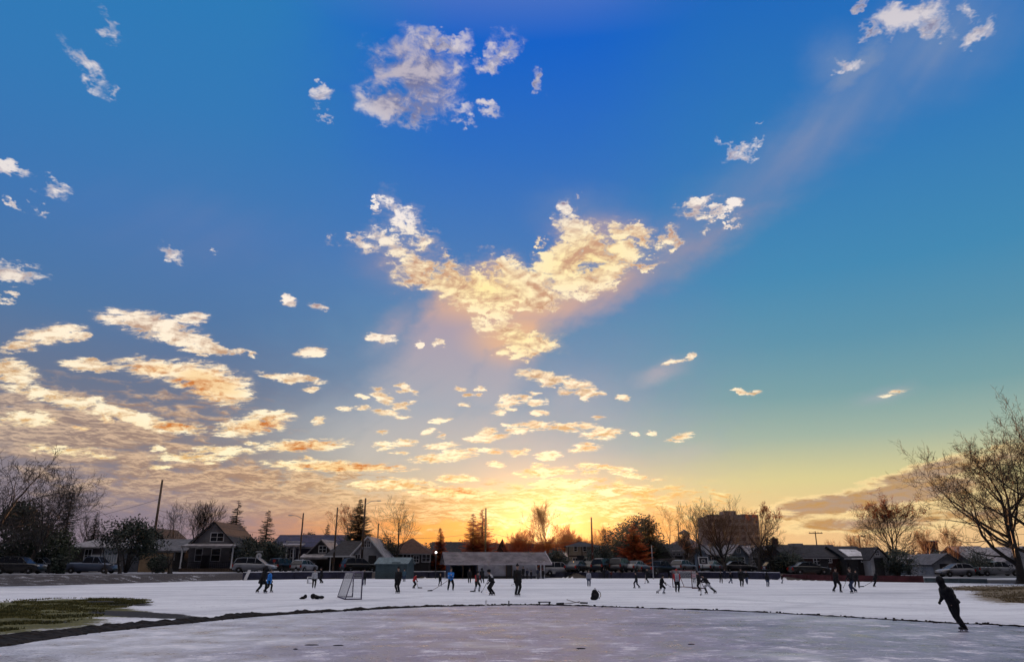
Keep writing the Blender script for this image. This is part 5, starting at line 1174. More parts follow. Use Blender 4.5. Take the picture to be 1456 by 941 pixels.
car('suv', BLK, 404, 811, 99, 'black car parked before the ornate white porch', rz=1.2)
car('hatch', WHT, 433, 810, 99, 'small white car seen from behind left of the tall street pole', rz=1.25)
car('suv', BLK, 511, 811, 98, 'black car with a pale roof line parked before the white gabled house', rz=.6)
car('suv', WHT, 796, 0, 101, 'white-roofed car just right of the pavilion', rz=.1)
car('sedan', DGR, 822, 0, 100, 'dark sedan parked before the cream house door', rz=1.0)
car('sedan', BLK, 842, 0, 102, 'black sedan parked at the right corner of the cream house', rz=1.1)
car('suv', BLK, 860, 0, 100, 'black tall car left of the white garage', rz=.95)
car('minivan', DGR, 884, 0, 101, 'dark minivan parked before the white garage', rz=1.05)
car('sedan', WHT, 905, 0, 102, 'white sedan left of the flat grey annex', rz=.9)
car('pickup', BLK, 938, 0, 98, 'black pickup parked before the flat grey annex', 'pickup', rz=.7)
car('hatch', WHT, 972, 0, 101, 'white hatchback behind the goal at the right', rz=.8)
car('sedan', LGR, 1012, 0, 102, 'pale grey sedan left of the thick trunk', rz=.9)
car('sedan', DGR, 1050, 0, 100, 'dark sedan between the two tree trunks')
car('hatch', WHT, 1108, 0, 98, 'white hatchback beside the wide low tree')
car('sedan', BLK, 1150, 0, 89, 'black sedan behind the dark red boards')
car('hatch', WHT, 1356, 818, 92, 'white car parked before the right hand garage', rz=math.pi)
car('pickup', SIL, 1416, 0, 99, 'silver pickup left of the greatest tree trunk', 'pickup')
# ------------------------------------------------------------------ goals, bags and small things
M_net = mat('net_cord', (.60, .60, .62), .8, .1, 5); M_gpost = mat('goal_post', (.05, .035, .09), .5, .3, 3, .4); M_gred = mat('goal_post_red', (.10, .02, .02), .5, .3, 3, .4)
def goal(x, y, rz, w_, h, label, post=None, dd=.9, td=.45, step=.11, r=.032):
    """ice hockey goal, mouth towards local -y"""
    post = post or M_gpost
    e_ = empty('hockey_goal', (x, y, 0), rz, label, 'hockey goal', 'hockey goals on the snow')
    for s_ in (-1, 1): m = MB(); m.tube([(s_ * w_ / 2, 0, 0), (s_ * w_ / 2, 0, h)], r, 8); m.build('post', post, e_)
    m = MB(); m.tube([(-w_ / 2, 0, h), (w_ / 2, 0, h)], r, 8); m.build('crossbar', post, e_)
    m = MB(); m.tube([(-w_ / 2, 0, r), (-w_ / 2, dd, r), (w_ / 2, dd, r), (w_ / 2, 0, r)], r * .8, 8)
    m.tube([(-w_ / 2, 0, h), (-w_ / 2, td, h), (w_ / 2, td, h), (w_ / 2, 0, h)], r * .6, 6)
    for s_ in (-1, 1): m.tube([(s_ * w_ / 2, td, h), (s_ * w_ / 2, dd, r)], r * .7, 6)
    m.build('frame', post, e_)
    m = MB(); q_ = .0052
    def line(a, b): m.tube([a, b], q_, 3, caps=False)
    nx_ = int(w_ / step); nz = int(h / step)
    for i in range(nx_ + 1):
        x_ = -w_ / 2 + w_ * i / nx_; line((x_, td, h), (x_, dd, r)); line((x_, 0, h), (x_, td, h))
    for i in range(nz + 1):
        t = i / nz; yy = td + (dd - td) * (1 - t); line((-w_ / 2, yy, h * t), (w_ / 2, yy, h * t))
        for s_ in (-1, 1): line((s_ * w_ / 2, 0, h * t), (s_ * w_ / 2, yy, h * t))
    for i in range(1, 9):
        t = i / 9
        for s_ in (-1, 1): line((s_ * w_ / 2, dd * t, r), (s_ * w_ / 2, td * t, h))
    for i in range(1, 4): line((-w_ / 2, td * i / 4, h), (w_ / 2, td * i / 4, h))
    m.build('net', M_net, e_)
    return e_
a, b = gnd(513.5, 852), gnd(501, 848.5)
ang_ = math.atan2(b.y - a.y, b.x - a.x)
goal((a.x + b.x) / 2, (a.y + b.y) / 2, ang_, (b - a).length, 1.26, 'hockey goal with a white net standing alone at the left, seen from its side', dd=.76, td=.42)
a, b = gnd(957, 834.5), gnd(984.5, 836.5)
goal((a.x + b.x) / 2, (a.y + b.y) / 2, math.atan2(b.y - a.y, b.x - a.x), (b - a).length, 1.22, 'hockey goal behind the large player in red at the right', M_gred)
a, b = gnd(436.5, 829), gnd(444.5, 829)
goal((a.x + b.x) / 2, (a.y + b.y) / 2, 0, (b - a).length, .55, 'tiny white practice goal beside the skater in a grey top', M_net, .4, .2)

M_bag = mat('bag_cloth', (.012, .012, .015), .8, .3, 8, .2, bump=.3)
def lump(name, px, py, parts, label, cat, rz=0.0, mt_=None, extra=None, group=None):
    p = gnd(px, py); e_ = empty(name, (p.x, p.y, gz(p.x, p.y)), rz, label, cat, group)
    m = MB()
    for c_, r_ in parts: m.ell(c_, r_, None, 0, 12, 8)
    o = m.build('body', mt_ or M_bag, e_)
    md = o.modifiers.new('remesh', 'REMESH'); md.mode = 'VOXEL'; md.voxel_size = .025; md.use_smooth_shade = True
    if extra: extra(e_)
    return e_
def bp_x(e_):
    m = MB(); m.tube([(.14, -.05, .42), (.24, -.08, .34), (.25, -.08, .18), (.17, -.05, .06)], .018, 6); m.build('strap', M_bag, e_)
    m = MB(); m.tube([(-.05, .02, .47), (0, .02, .54), (.06, .02, .47)], .014, 6); m.build('handle', M_bag, e_)
    m = MB(); m.ell((0, -.16, .17), (.13, .07, .11), None, 0, 10, 6); m.build('pocket', M_bag, e_)
lump('backpack', 846.5, 852.5, [((0, 0, .22), (.20, .14, .22)), ((-.02, 0, .38), (.14, .11, .10)), ((-.1, -.02, .08), (.15, .13, .09))], 'black backpack standing alone on the snow', 'backpack', 0, None, bp_x)
lump('glove_pile', 432.5, 851.5, [((-.06, 0, .07), (.13, .09, .07)), ((.05, 0, .13), (.09, .08, .10))], 'small dark lump of gear left of the dark bag on the snow', 'gear', 0, None, lambda e_: (lambda m: (m.ell((-.15, 0, .04), (.10, .05, .04), None, 0, 8, 5), m.build('cuff', M_bag, e_)))(MB()))
lump('duffel_bag', 450, 851.5, [((-.18, 0, .14), (.13, .12, .13)), ((.02, 0, .09), (.18, .13, .09)), ((.24, 0, .09), (.14, .11, .08))], 'long dark bag lying on the snow left of the near goal', 'bag', 0, None, lambda e_: (lambda m: (m.tube([(-.15, -.1, .2), (-.02, -.15, .21), (.12, -.1, .15)], .015, 5), m.build('handle', M_bag, e_)))(MB()))
# dark plank bench and sticks by the soil bank
def plank():
    a, b = gnd(765, 859), gnd(783, 859); e_ = empty('low_bench', ((a.x + b.x) / 2, a.y, 0), .03, 'low dark bench standing on the snow edge above the soil bank', 'bench'); w_ = (b - a).length
    m = MB(); m.box(-w_ / 2, w_ / 2, -.13, .13, .085, .115, b=.01); m.build('seat', M_bag, e_)
    for s_ in (-1, 1): m = MB(); m.box(s_ * w_ * .4 - .03, s_ * w_ * .4 + .03, -.11, .11, 0, .085); m.build('leg', M_darkmetal, e_)
plank()
M_stick = mat('stick_shaft', (.16, .13, .12), .5, .3, 6, .4); M_stickd = mat('stick_dark', (.03, .03, .035), .5, .3, 6, .4); M_tape = mat('stick_tape', (.02, .02, .022), .8, .2, 6)
def stick(top, foot, label, bladedir=(1, 0), r=.016, mt_=None):
    """hockey stick from the upper hand to the heel on the ice"""
    top, foot = Vector(top), Vector(foot); e_ = empty('hockey_stick', foot, 0, label, 'hockey stick', 'hockey sticks on the snow')
    m = MB(); t = top - foot; m.tube([(0, 0, .03), t * .5, t], [r * .9, r, r], 6); m.build('shaft', mt_ or M_stick, e_)
    bd = Vector((bladedir[0], bladedir[1], 0)).normalized(); m = MB()
    p0, p1 = Vector((0, 0, .03)) - bd * .03, bd * .30 + Vector((0, 0, .005)); sd_ = Vector((-bd.y, bd.x, 0)) * .008
    m.add([p0 - sd_ + Vector((0, 0, -.025)), p1 - sd_, p1 - sd_ + Vector((0, 0, .06)), p0 - sd_ + Vector((0, 0, .05)), p0 + sd_ + Vector((0, 0, -.025)), p1 + sd_, p1 + sd_ + Vector((0, 0, .06)), p0 + sd_ + Vector((0, 0, .05))],
          [(0, 1, 2, 3), (7, 6, 5, 4), (0, 4, 5, 1), (1, 5, 6, 2), (2, 6, 7, 3), (3, 7, 4, 0)]); m.build('blade', M_tape, e_)
    m = MB(); m.tube([t * .93, t * 1.0], r * 1.25, 6); m.build('grip_tape', M_tape, e_)
    return e_
p = gnd(801, 859); q_ = gnd(824, 856.5)
stick((q_.x, q_.y, .05), (p.x, p.y, .0), 'hockey stick lying on the snow right of the low bench', (-1, .1))
p = gnd(826, 858); q_ = gnd(806, 857.5)
stick((q_.x, q_.y, .16), (p.x, p.y, 0), 'second hockey stick crossing the lying one on the snow edge', (1, .1))
def cone(px, py, h, label, mt_, name='marker_post'):
    p = gnd(px, py); e_ = empty(name, (p.x, p.y, 0), 0, label, 'marker')
    m = MB(); m.lathe([(.05, 0), (.045, .02), (.028, .03), (.022, h * .8), (.03, h)], 10); m.build('post', mt_, e_)
    m = MB(); m.lathe([(.07, 0), (.07, .015), (.05, .02)], 10); m.build('base', mt_, e_)
cone(691, 861, .22, 'short white marker on the edge of the soil bank', M_white); cone(723.5, 861, .20, 'short black marker on the edge of the soil bank', M_darkmetal)
# chunks of ice lying on the near rink
for i, (px, py, s_) in enumerate([(443, 917, .16), (481, 917.5, .12), (826, 922, .10), (420, 923, .05), (983, 916, .08)]):
    p = gnd(px, py); m = MB(); m.ell((0, 0, .006), (s_, s_ * .35, .012), None, 0, 9, 4); o = m.build('puck' if i == 2 else 'leaf_debris', M_bag, None, (p.x, p.y, .004)); tag(o, ['long dark twig scrap lying on the near ice at the left', 'short dark twig scrap lying on the near ice right of the long one', 'small black puck lying on the near ice in the middle', 'tiny dark speck of bark on the near ice at the left', 'dark twig scrap lying on the near ice right of the middle'][i], 'puck' if i == 2 else 'debris')
# round sign over the minivan
def sign():
    p = far(368, 790, 97); z0 = gz(p.x, 97); e_ = empty('round_sign', (p.x, 97, z0), 0, 'round white sign with a small dark mark above the silver minivan', 'sign'); h = p.z - z0
    m = MB(); m.tube([(0, .06, -.2), (0, .06, h + .3)], .04, 6); m.build('post', M_darkmetal, e_)
    m = MB(); m.lathe([(.36, -.02), (.36, .02)], 20, M=Matrix.Translation((0, 0, h)) @ Matrix.Rotation(math.pi / 2, 4, 'X'), smooth=False); f = m.build('face', M_white, e_)
    m = MB(); m.box(-.05, .02, -.03, -.022, h - .16, h + .12); m.box(-.05, .10, -.03, -.022, h - .02, h + .05); m.build('mark', M_darkmetal, f)
    m = MB(); m.box(-.45, .45, 0, .05, h + .50, h + .58); m.build('top_bar', M_white, e_)
sign()
def redsign():
    p = far(390, 797, 96); z0 = gz(p.x, 96); e_ = empty('red_sign', (p.x, 96, z0), 0, 'small round red sign right of the silver minivan', 'sign'); h = p.z - z0
    m = MB(); m.tube([(0, .04, -.2), (0, .04, h + .1)], .03, 6); m.build('post', M_metal, e_)
    m = MB(); m.lathe([(.19, -.015), (.19, .015)], 8, M=Matrix.Translation((0, 0, h)) @ Matrix.Rotation(math.pi / 2, 4, 'X'), smooth=False); m.build('face', mat('sign_red', (.5, .05, .04), .5, .2, 5), e_)
redsign()
def aboard():
    p = bpt(353, -.9); e_ = empty('white_board', (p.x, p.y, 0), 0, 'tall narrow white board leaning on the navy boards below the minivan', 'board')
    m = MB(); m.slab((-.20, 0, .05), (.16, 0, .05), (.42, .3, 1.1), (.10, .3, 1.1), .05); m.build('panel', M_white, e_)
    m = MB(); m.tube([(.0, .02, 0), (.2, .45, .9)], .02, 5); m.build('strut', M_darkmetal, e_)
aboard()
def hoop():
    p = far(1000, 797, 97); z0 = gz(p.x, 97); e_ = empty('basketball_hoop', (p.x, 97, z0), 0, 'basketball hoop with a white outlined backboard behind the skaters', 'basketball hoop'); h = p.z - z0
    m = MB(); m.tube([(0, .5, -.3), (0, .5, h - .4), (0, .1, h)], .06, 8); m.build('post', M_darkmetal, e_)
    m = MB(); m.box(-.62, .62, -.03, .03, h - .45, h + .5); bb = m.build('backboard', M_darkmetal, e_)
    m = MB()
    for a_ in ((-.62, .62, h + .42, h + .5), (-.62, .62, h - .45, h - .37), (-.62, -.54, h - .37, h + .42), (.54, .62, h - .37, h + .42), (-.22, .22, h + .12, h + .17), (-.22, .22, h - .22, h - .17), (-.22, -.17, h - .17, h + .12), (.17, .22, h - .17, h + .12)): m.box(a_[0], a_[1], -.045, -.032, a_[2], a_[3])
    m.build('outline', M_white, bb)
    m = MB(); pts = [(.22 * math.cos(t * math.pi / 8), -.28 + .22 * math.sin(t * math.pi / 8), h - .3) for t in range(17)]; m.tube(pts, .015, 5, caps=False); m.build('ring', M_gred, e_)
    m = MB()
    for t in range(8): a_ = t * math.pi / 4; m.tube([(.22 * math.cos(a_), -.28 + .22 * math.sin(a_), h - .3), (.13 * math.cos(a_ + .3), -.28 + .13 * math.sin(a_ + .3), h - .7)], .008, 3)
    m.build('net', M_net, e_)
hoop()
# shopping-bin like dark boxes: wheeled bin by the bungalow
def bin_():
    Y = 82; p = far(73, HOR, Y); z0 = gz(p.x, Y); e_ = empty('wheeled_bin', (p.x, Y, z0), 0, 'dark wheeled bin left of the squat black shrub', 'bin')
    m = MB(); m.prism([(-.24, -.25), (.24, -.25), (.26, .27), (-.26, .27)], .08, .95); m.build('body', M_plastic, e_)
    m = MB(); m.box(-.29, .29, -.3, .3, .952, 1.02, b=.05); m.build('lid', M_plastic, e_)
    for s_ in (-1, 1): m = MB(); m.lathe([(.10, -.03), (.10, .03)], 12, M=Matrix.Translation((s_ * .26, .22, .10)) @ Matrix.Rotation(math.pi / 2, 4, 'Y')); m.build('wheel', M_tyre, e_)
bin_()
# ------------------------------------------------------------------ people
def cloth(n_, c, v=.25): return mat('cloth_' + n_, c, .85, v, 9, .2, bump=.2)
K_black = cloth('black', (.012, .012, .015)); K_navy = cloth('navy', (.020, .024, .045)); K_blue = cloth('blue', (.03, .20, .62)); K_grey = cloth('grey', (.28, .29, .34)); K_dgrey = cloth('dark_grey', (.05, .05, .06))
K_red = cloth('red', (.38, .035, .04)); K_pink = cloth('pink', (.42, .15, .18)); K_white = cloth('white', (.55, .55, .58)); K_jean = cloth('denim', (.035, .05, .10)); K_lgrey = cloth('light_grey', (.40, .41, .45)); K_tan = cloth('tan', (.30, .22, .14)); K_teal = cloth('teal', (.05, .10, .14))
M_skin = mat('skin', (.38, .23, .17), .55, .08, 6, .4); M_hair = mat('hair', (.03, .018, .012), .6, .3, 12, .4); M_boot = mat('boot', (.014, .013, .014), .5, .2, 6, .4); M_blade = mat('skate_steel', (.5, .5, .52), .25, .1, 4, .5, .8)

def ik(a, b, l1, l2, hint):
    """middle joint of a two-bone limb"""
    a, b = Vector(a), Vector(b); d = b - a; L = min(d.length, (l1 + l2) * .995); dn = d.normalized()
    b = a + dn * L
    c_ = (l1 * l1 - l2 * l2 + L * L) / (2 * L); h_ = math.sqrt(max(0, l1 * l1 - c_ * c_))
    hv = Vector(hint); hv = hv - dn * hv.dot(dn); hv = hv.normalized() if hv.length > 1e-4 else dn.orthogonal().normalized()
    return a + dn * c_ + hv * h_, b
POSES = {  # pelvis height, forward lean, side lean, feet (x, y, lift) left and right, hands (x, y, z) left and right
 'stand': dict(hz=.93, lean=.03, feet=((-.11, 0, 0), (.11, .02, 0)), hands=((-.27, .06, .78), (.27, .06, .78))),
 'pocket': dict(hz=.93, lean=.02, feet=((-.10, 0, 0), (.12, -.03, 0)), hands=((-.20, .13, .93), (.20, .13, .93))),
 'glide': dict(hz=.88, lean=.22, feet=((-.13, .10, 0), (.13, -.12, 0)), hands=((-.32, .18, .88), (.30, .05, .84))),
 'walk': dict(hz=.91, lean=.08, feet=((-.09, .26, 0), (.09, -.28, .03)), hands=((-.26, -.12, .84), (.26, .22, .88))),
 'stick': dict(hz=.84, lean=.38, feet=((-.20, .05, 0), (.20, -.02, 0)), hands=((-.02, .30, 1.02), (.22, .38, .84))),
 'stride': dict(hz=.82, lean=.48, feet=((-.12, .20, 0), (.30, -.42, .05)), hands=((-.05, .36, 1.0), (.20, .44, .80))),
 'lunge': dict(hz=.74, lean=.85, feet=((-.14, .26, 0), (.18, -.62, .03)), hands=((-.05, .62, .92), (.18, .70, .72))),
 'leanglide': dict(hz=.945, lean=.42, feet=((-.07, -.20, 0), (.08, -.23, 0)), hands=((-.13, .10, .90), (.15, .36, .98))),
 'bend': dict(hz=.86, lean=.75, feet=((-.14, .03, 0), (.14, -.05, 0)), hands=((-.12, .42, .72), (.16, .44, .72))),
 'arm': dict(hz=.92, lean=.06, feet=((-.14, .04, 0), (.14, -.04, 0)), hands=((-.52, .12, 1.12), (.30, .05, .80))),
}
def remeshed(mb, voxel, name, parent, mats, fn=None, smooth=6):
    me = mb.mesh(name, mats); o = bpy.data.objects.new(name, me); C.objects.link(o)
    md = o.modifiers.new('r', 'REMESH'); md.mode = 'VOXEL'; md.voxel_size = voxel; md.use_smooth_shade = True
    sm = o.modifiers.new('s', 'SMOOTH'); sm.factor = .5; sm.iterations = smooth
    dg = bpy.context.evaluated_depsgraph_get(); ev = o.evaluated_get(dg)
    me2 = bpy.data.meshes.new_from_object(ev, depsgraph=dg); o.modifiers.clear(); o.data = me2
    me2.materials.clear()
    for m_ in mats: me2.materials.append(m_)
    idx_ = [fn(p.center) if fn else 0 for p in me2.polygons]
    me2.polygons.foreach_set('material_index', idx_); me2.polygons.foreach_set('use_smooth', [True] * len(idx_)); me2.update()
    if parent: o.parent = parent
    return o
def person(px, yf, yt, rz, pose, top, legs, label, hat='knit', hatm=None, skates=True, bulk=1.0, coat=0.0, group='skaters and hockey players on the snow', voxel=.024, head=1.10, foot=None, over=None, stickto=None, stickl=None, topfn=None, topmats=None, bag=False, socks=None, z=None, Y=None, headturn=0.0, lean_add=0.0, fingers=True, roll=0.0):
    ps = dict(POSES[pose]); base = gnd(px, yf) if Y is None else far(px, HOR, Y)
    zb = (gz(base.x, base.y) if z is None else z)
    lift = .085 if skates else .05
    hz, lean = ps['hz'], ps['lean'] + lean_add
    # skeleton
    fl = [Vector((f[0], f[1], f[2] + lift)) for f in ps['feet']]
    pel = Vector((0, 0, hz + lift * .6)); ld = Vector((0, math.sin(lean), math.cos(lean)))
    chest = pel + ld * .34; nk = pel + ld * .53; ld2 = Vector((0, math.sin(lean * .75), math.cos(lean * .75)))
    hc = nk + ld2 * (.20 * head) + Vector((0, .02, 0))
    hips = [pel + Vector((s_ * .095, 0, -.04)) for s_ in (-1, 1)]
    sh = [pel + ld * .46 + Vector((s_ * .19 * bulk ** .5, 0, 0)) for s_ in (-1, 1)]
    knees, ank = [], []
    for i in (0, 1):
        k_, a_ = ik(hips[i], fl[i] + Vector((0, -.03, .06)), .44, .43, (.15 * (-1, 1)[i], 1, 0)); knees.append(k_); ank.append(a_)
    hands, elb = [], []
    dz0 = 0
    for i in (0, 1):
        t = Vector(ps['hands'][i]); e__, h_ = ik(sh[i], t, .29, .26, ((-1, 1)[i] * .7, -.8, -.3)); elb.append(e__); hands.append(h_)
    topz = (hc + ld2 * (.125 * head)).z + (.02 if hat else 0)
    ztop = far(px, yt, base.y).z - zb
    S = ztop / topz
    e_ = None
    b = MB()
    b.ell(pel, (.165 * bulk, .12 * bulk, .14)); b.ell(pel + ld * .17, (.145 * bulk, .11 * bulk, .18)); b.ell(chest, (.165 * bulk, .115 * bulk, .19)); b.ell(nk - ld * .06, (.165, .09, .07))
    for i in (0, 1):
        b.tube([hips[i], hips[i].lerp(knees[i], .5), knees[i]], [.118 * bulk, .106 * bulk, .086], 10); b.ell(knees[i], (.086, .088, .088), None, 0, 10, 7)
        b.tube([knees[i], knees[i].lerp(ank[i], .35), ank[i]], [.086, .084, .070], 10); b.ell(ank[i], (.070, .074, .050), None, 0, 8, 6)
        b.ell(sh[i], (.07, .065, .065), None, 0, 10, 7); b.tube([sh[i], elb[i]], [.055, .042], 9); b.ell(elb[i], (.042, .042, .042), None, 0, 8, 6); b.tube([elb[i], hands[i]], [.041, .029], 9)
    b.tube([nk - ld * .05, hc - ld2 * .05], [.062, .055], 10)
    Rh = Matrix.Rotation(headturn, 3, 'Z') @ Matrix.Rotation(-lean * .55, 3, 'X')
    def HP(v): return hc + Rh @ (Vector(v) * head)
    R4 = Rh.to_4x4()
    b.ell(HP((0, -.01, .02)), (.076 * head, .095 * head, .105 * head), R4, 0, 14, 10); b.ell(HP((0, .03, -.045)), (.056 * head, .060 * head, .065 * head), R4, 0, 12, 8)
    b.ell(HP((0, .094, -.012)), (.013 * head, .020 * head, .026 * head), R4, 0, 8, 6); b.ell(HP((0, .080, .022)), (.055 * head, .02 * head, .012 * head), R4, 0, 8, 6); b.ell(HP((0, .082, -.062)), (.026 * head, .014 * head, .010 * head), R4, 0, 8, 6); b.ell(HP((0, .072, -.092)), (.022 * head, .018 * head, .016 * head), R4, 0, 8, 6)
    for s_ in (-1, 1): b.ell(HP((s_ * .078, -.005, -.005)), (.012 * head, .022 * head, .032 * head), R4, 0, 8, 6)
    def bf(c):
        if (c - hc).length < .155 * head or ((c - nk).dot(ld) > -.01 and c.z > nk.z): return 1
        if min((c - hands[0]).length, (c - hands[1]).length) < .05: return 1
        if socks and c.z < .48 and c.z < knees[0].z - .05: return 2
        return 0
    bd = remeshed(b, voxel if voxel < .02 else .02, 'person', None, [legs, M_skin] + ([socks] if socks else []), bf, 3)
    bd.location = (base.x, base.y, zb); bd.rotation_euler = (roll, 0, rz); bd.scale = (S, S, S)
    tag(bd, label, 'person', group); e_ = bd
    # eyes
    for s_ in (-1, 1):
        pass
    m = MB()
    for s_ in (-1, 1): m.ell(HP((s_ * .030, .083, .006)), (.012 * head, .008 * head, .008 * head), R4, 0, 8, 6)
    m.build('eyes', M_boot, e_)
    # jacket
    j = MB(); B = bulk * 1.14; hem = pel - ld * (.10 + coat)
    j.ell(pel + ld * .02, (.185 * B, .142 * B, .13)); j.ell(pel + ld * .18, (.175 * B, .14 * B, .19)); j.ell(chest, (.195 * B, .15 * B, .20)); j.ell(nk - ld * .07, (.18, .11, .075)); j.tube([nk - ld * .06, nk + ld2 * .035], [.10, .082], 12)
    if coat: j.tube([pel + ld * .1, hem], [.150 * B, .180 * B], 14)
    else:
        for s_ in (-1, 1): j.tube([pel + ld * .05 + Vector((s_ * .055 * B, 0, 0)), hem + Vector((s_ * .055 * B, 0, 0))], [.118 * B, .128 * B], 12)
    for i in (0, 1): j.ell(sh[i], (.088 * bulk, .082, .085), None, 0, 10, 7); j.tube([sh[i], elb[i]], [.078 * bulk, .062 * bulk], 10); j.ell(elb[i], (.063 * bulk, .063, .063), None, 0, 9, 6); j.tube([elb[i], elb[i].lerp(hands[i], .9)], [.060 * bulk, .047], 10)
    if hat == 'hood':
        j.ell(hc + ld2 * .012 + Vector((0, -.018, 0)), (.125 * head, .128 * head, .150 * head), R4, 0, 14, 10); j.tube([nk - ld * .04, hc - ld2 * .06], [.125, .110], 12)
    ctx = dict(pel=pel, chest=chest, nk=nk, sh=sh, elb=elb, hands=hands, ld=ld)
    remeshed(j, voxel, 'jacket', e_, topmats or [top], (lambda c: topfn(c, ctx)) if topfn else None, 3)
    if over: over(e_, ctx)
    # headwear
    if hat in ('knit', 'cap', 'helmet', 'hair', 'longhair'):
        m = MB(); Hm = {'knit': hatm or K_black, 'cap': hatm or K_black, 'helmet': hatm or K_black, 'hair': M_hair, 'longhair': M_hair}[hat]
        g_ = 1.10 if hat in ('knit', 'cap') else 1.30 if hat == 'helmet' else 1.07
        m.ell(HP((0, -.015, .045)), (.082 * g_ * head, .100 * g_ * head, .088 * g_ * head), R4, 0, 14, 9)
        if hat == 'knit': m.ell(HP((0, -.02, .15)), (.03 * head, .03 * head, .028 * head), R4, 0, 8, 6)
        if hat == 'cap': m.ell(HP((0, .12, .045)), (.06 * head, .06 * head, .008 * head), R4, 0, 10, 4)
        if hat == 'helmet': m.ell(HP((0, -.07, .0)), (.09 * head, .05 * head, .08 * head), R4, 0, 10, 6)
        if hat == 'longhair': m.ell(HP((0, -.07, -.06)), (.075 * head, .045 * head, .13 * head), R4, 0, 10, 8)
        m.build({'knit': 'hat', 'cap': 'cap', 'helmet': 'helmet', 'hair': 'hair', 'longhair': 'hair'}[hat], Hm, e_)
    # gloves with four unequal curled fingers and a thumb
    for i in (0, 1):
        s_ = (-1, 1)[i]; m = MB(); f_ = (hands[i] - elb[i]).normalized(); inn = Vector((-s_, .15, 0)); inn = (inn - f_ * inn.dot(f_)).normalized(); sd_ = f_.cross(inn).normalized()
        h0 = hands[i]; q3 = Matrix((sd_, inn, f_)).transposed().to_4x4()
        m.ell(h0 + f_ * .045, (.046, .022, .058), q3, 0, 10, 7)
        for k_, ln in enumerate((.062, .072, .068, .052)):
            o_ = h0 + f_ * .085 + sd_ * (-.032 + .0215 * k_)
            m.tube([o_ - f_ * .02, o_ + f_ * ln * .42 + inn * .006, o_ + f_ * ln * .62 + inn * ln * .40, o_ + f_ * ln * .35 + inn * ln * .78], [.0115, .0115, .0105, .008], 6)
        t0 = h0 + f_ * .03 - sd_ * .036
        m.tube([t0, t0 + f_ * .028 - sd_ * .018 + inn * .018, t0 + f_ * .05 - sd_ * .006 + inn * .042], [.015, .013, .009], 6)
        m.tube([h0 - f_ * .02, h0 + f_ * .02], [.040, .036], 9)
        m.build('glove', K_black, e_)
    # skates or boots
    for i in (0, 1):
        a = ank[i]; z0 = a.z - .06 - lift; up = max(0, z0)
        m = MB(); Mx = Matrix.Translation((a.x, a.y, up))
        hgt_ = .09 if skates else 0
        m.tube([(a.x, a.y, up + hgt_ + .01), (a.x, a.y - .005, a.z + .07)], [.050, .062], 10)
        m.ell((a.x, a.y + .055, up + hgt_ * .93 + .042), (.052, .135, .045), None, 0, 12, 7); m.ell((a.x, a.y - .03, up + hgt_ + .04), (.048, .06, .05), None, 0, 10, 6)
        m.box(a.x - .042, a.x + .042, a.y - .08, a.y + .16, up + hgt_ * .9, up + hgt_ * .9 + .02)
        o = m.build('skate' if skates else 'boot', M_boot, e_)
        if skates:
            m = MB(); m.poly_xz([(0, 0), (0, 0)], 0, 0) if False else None
            m.box(a.x - .008, a.x + .008, a.y - .115, a.y + .20, up + .0, up + .028); m.box(a.x - .014, a.x + .014, a.y - .07, a.y - .02, up + .028, up + hgt_ * .9); m.box(a.x - .014, a.x + .014, a.y + .08, a.y + .14, up + .028, up + hgt_ * .9)
            m.build('blade', M_blade, o)
    if stickto is not None:
        Mw = Matrix.Translation((base.x, base.y, zb)) @ Matrix.Rotation(rz, 4, 'Z') @ Matrix.Scale(S, 4)
        h1, h0 = Mw @ (hands[0] + Vector((0, .03, -.02))), Mw @ (hands[1] + Vector((0, .03, -.02)))
        ft = gnd(*stickto)
        stick(h1 + (h1 - Vector((ft.x, ft.y, 0))).normalized() * .12, (ft.x, ft.y, 0), stickl, (ft.x - base.x, ft.y - base.y), r=.017)
    return e_
PI = math.pi; RT, LF, FR, BK = -PI / 2, PI / 2, PI, 0.0    # facing right, left, the camera, away
def emblem(e_, ctx):
    m = MB(); c_ = ctx['chest']; pts = []
    for t in range(17): a = t * PI / 8; pts.append((c_.x + .045 * math.cos(a), c_.y + .175, c_.z + .01 + .062 * math.sin(a)))
    m.tube(pts, .014, 6, caps=False)
    for s_ in (-1, 1): m.ell(ctx['elb'][0 if s_ < 0 else 1] + Vector((0, 0, .06)), (.070, .072, .028), None, 0, 10, 6)
    m.build('jersey_mark', K_white, [k for k in bpy.data.objects if k.parent == e_ and k.name.startswith('jacket')][-1])
def sleeves(c, x):   # second material on the sleeves
    return 1 if abs(c.x) > .175 else 0
def sash(c, x): return 1 if (c.z - x['pel'].z) > .30 and c.x < .0 and abs(c.x) < .2 else 0
def hemband(c, x): return 1 if c.z < x['pel'].z - .0 else 0
def backpack_on(e_, ctx):
    m = MB(); c_ = ctx['chest']; b = c_ + Vector((0, -.21, -.04)); m.ell(b, (.17, .12, .24), None, 0, 12, 8); m.ell(b + Vector((0, -.09, -.06)), (.12, .06, .12), None, 0, 10, 6)
    for s_ in (-1, 1): m.tube([c_ + Vector((s_ * .11, -.14, .17)), c_ + Vector((s_ * .12, .02, .24)), c_ + Vector((s_ * .12, .16, .05)), c_ + Vector((s_ * .15, .0, -.18)), c_ + Vector((s_ * .12, -.14, -.2))], .018, 6)
    m.build('backpack_worn', K_navy, e_)

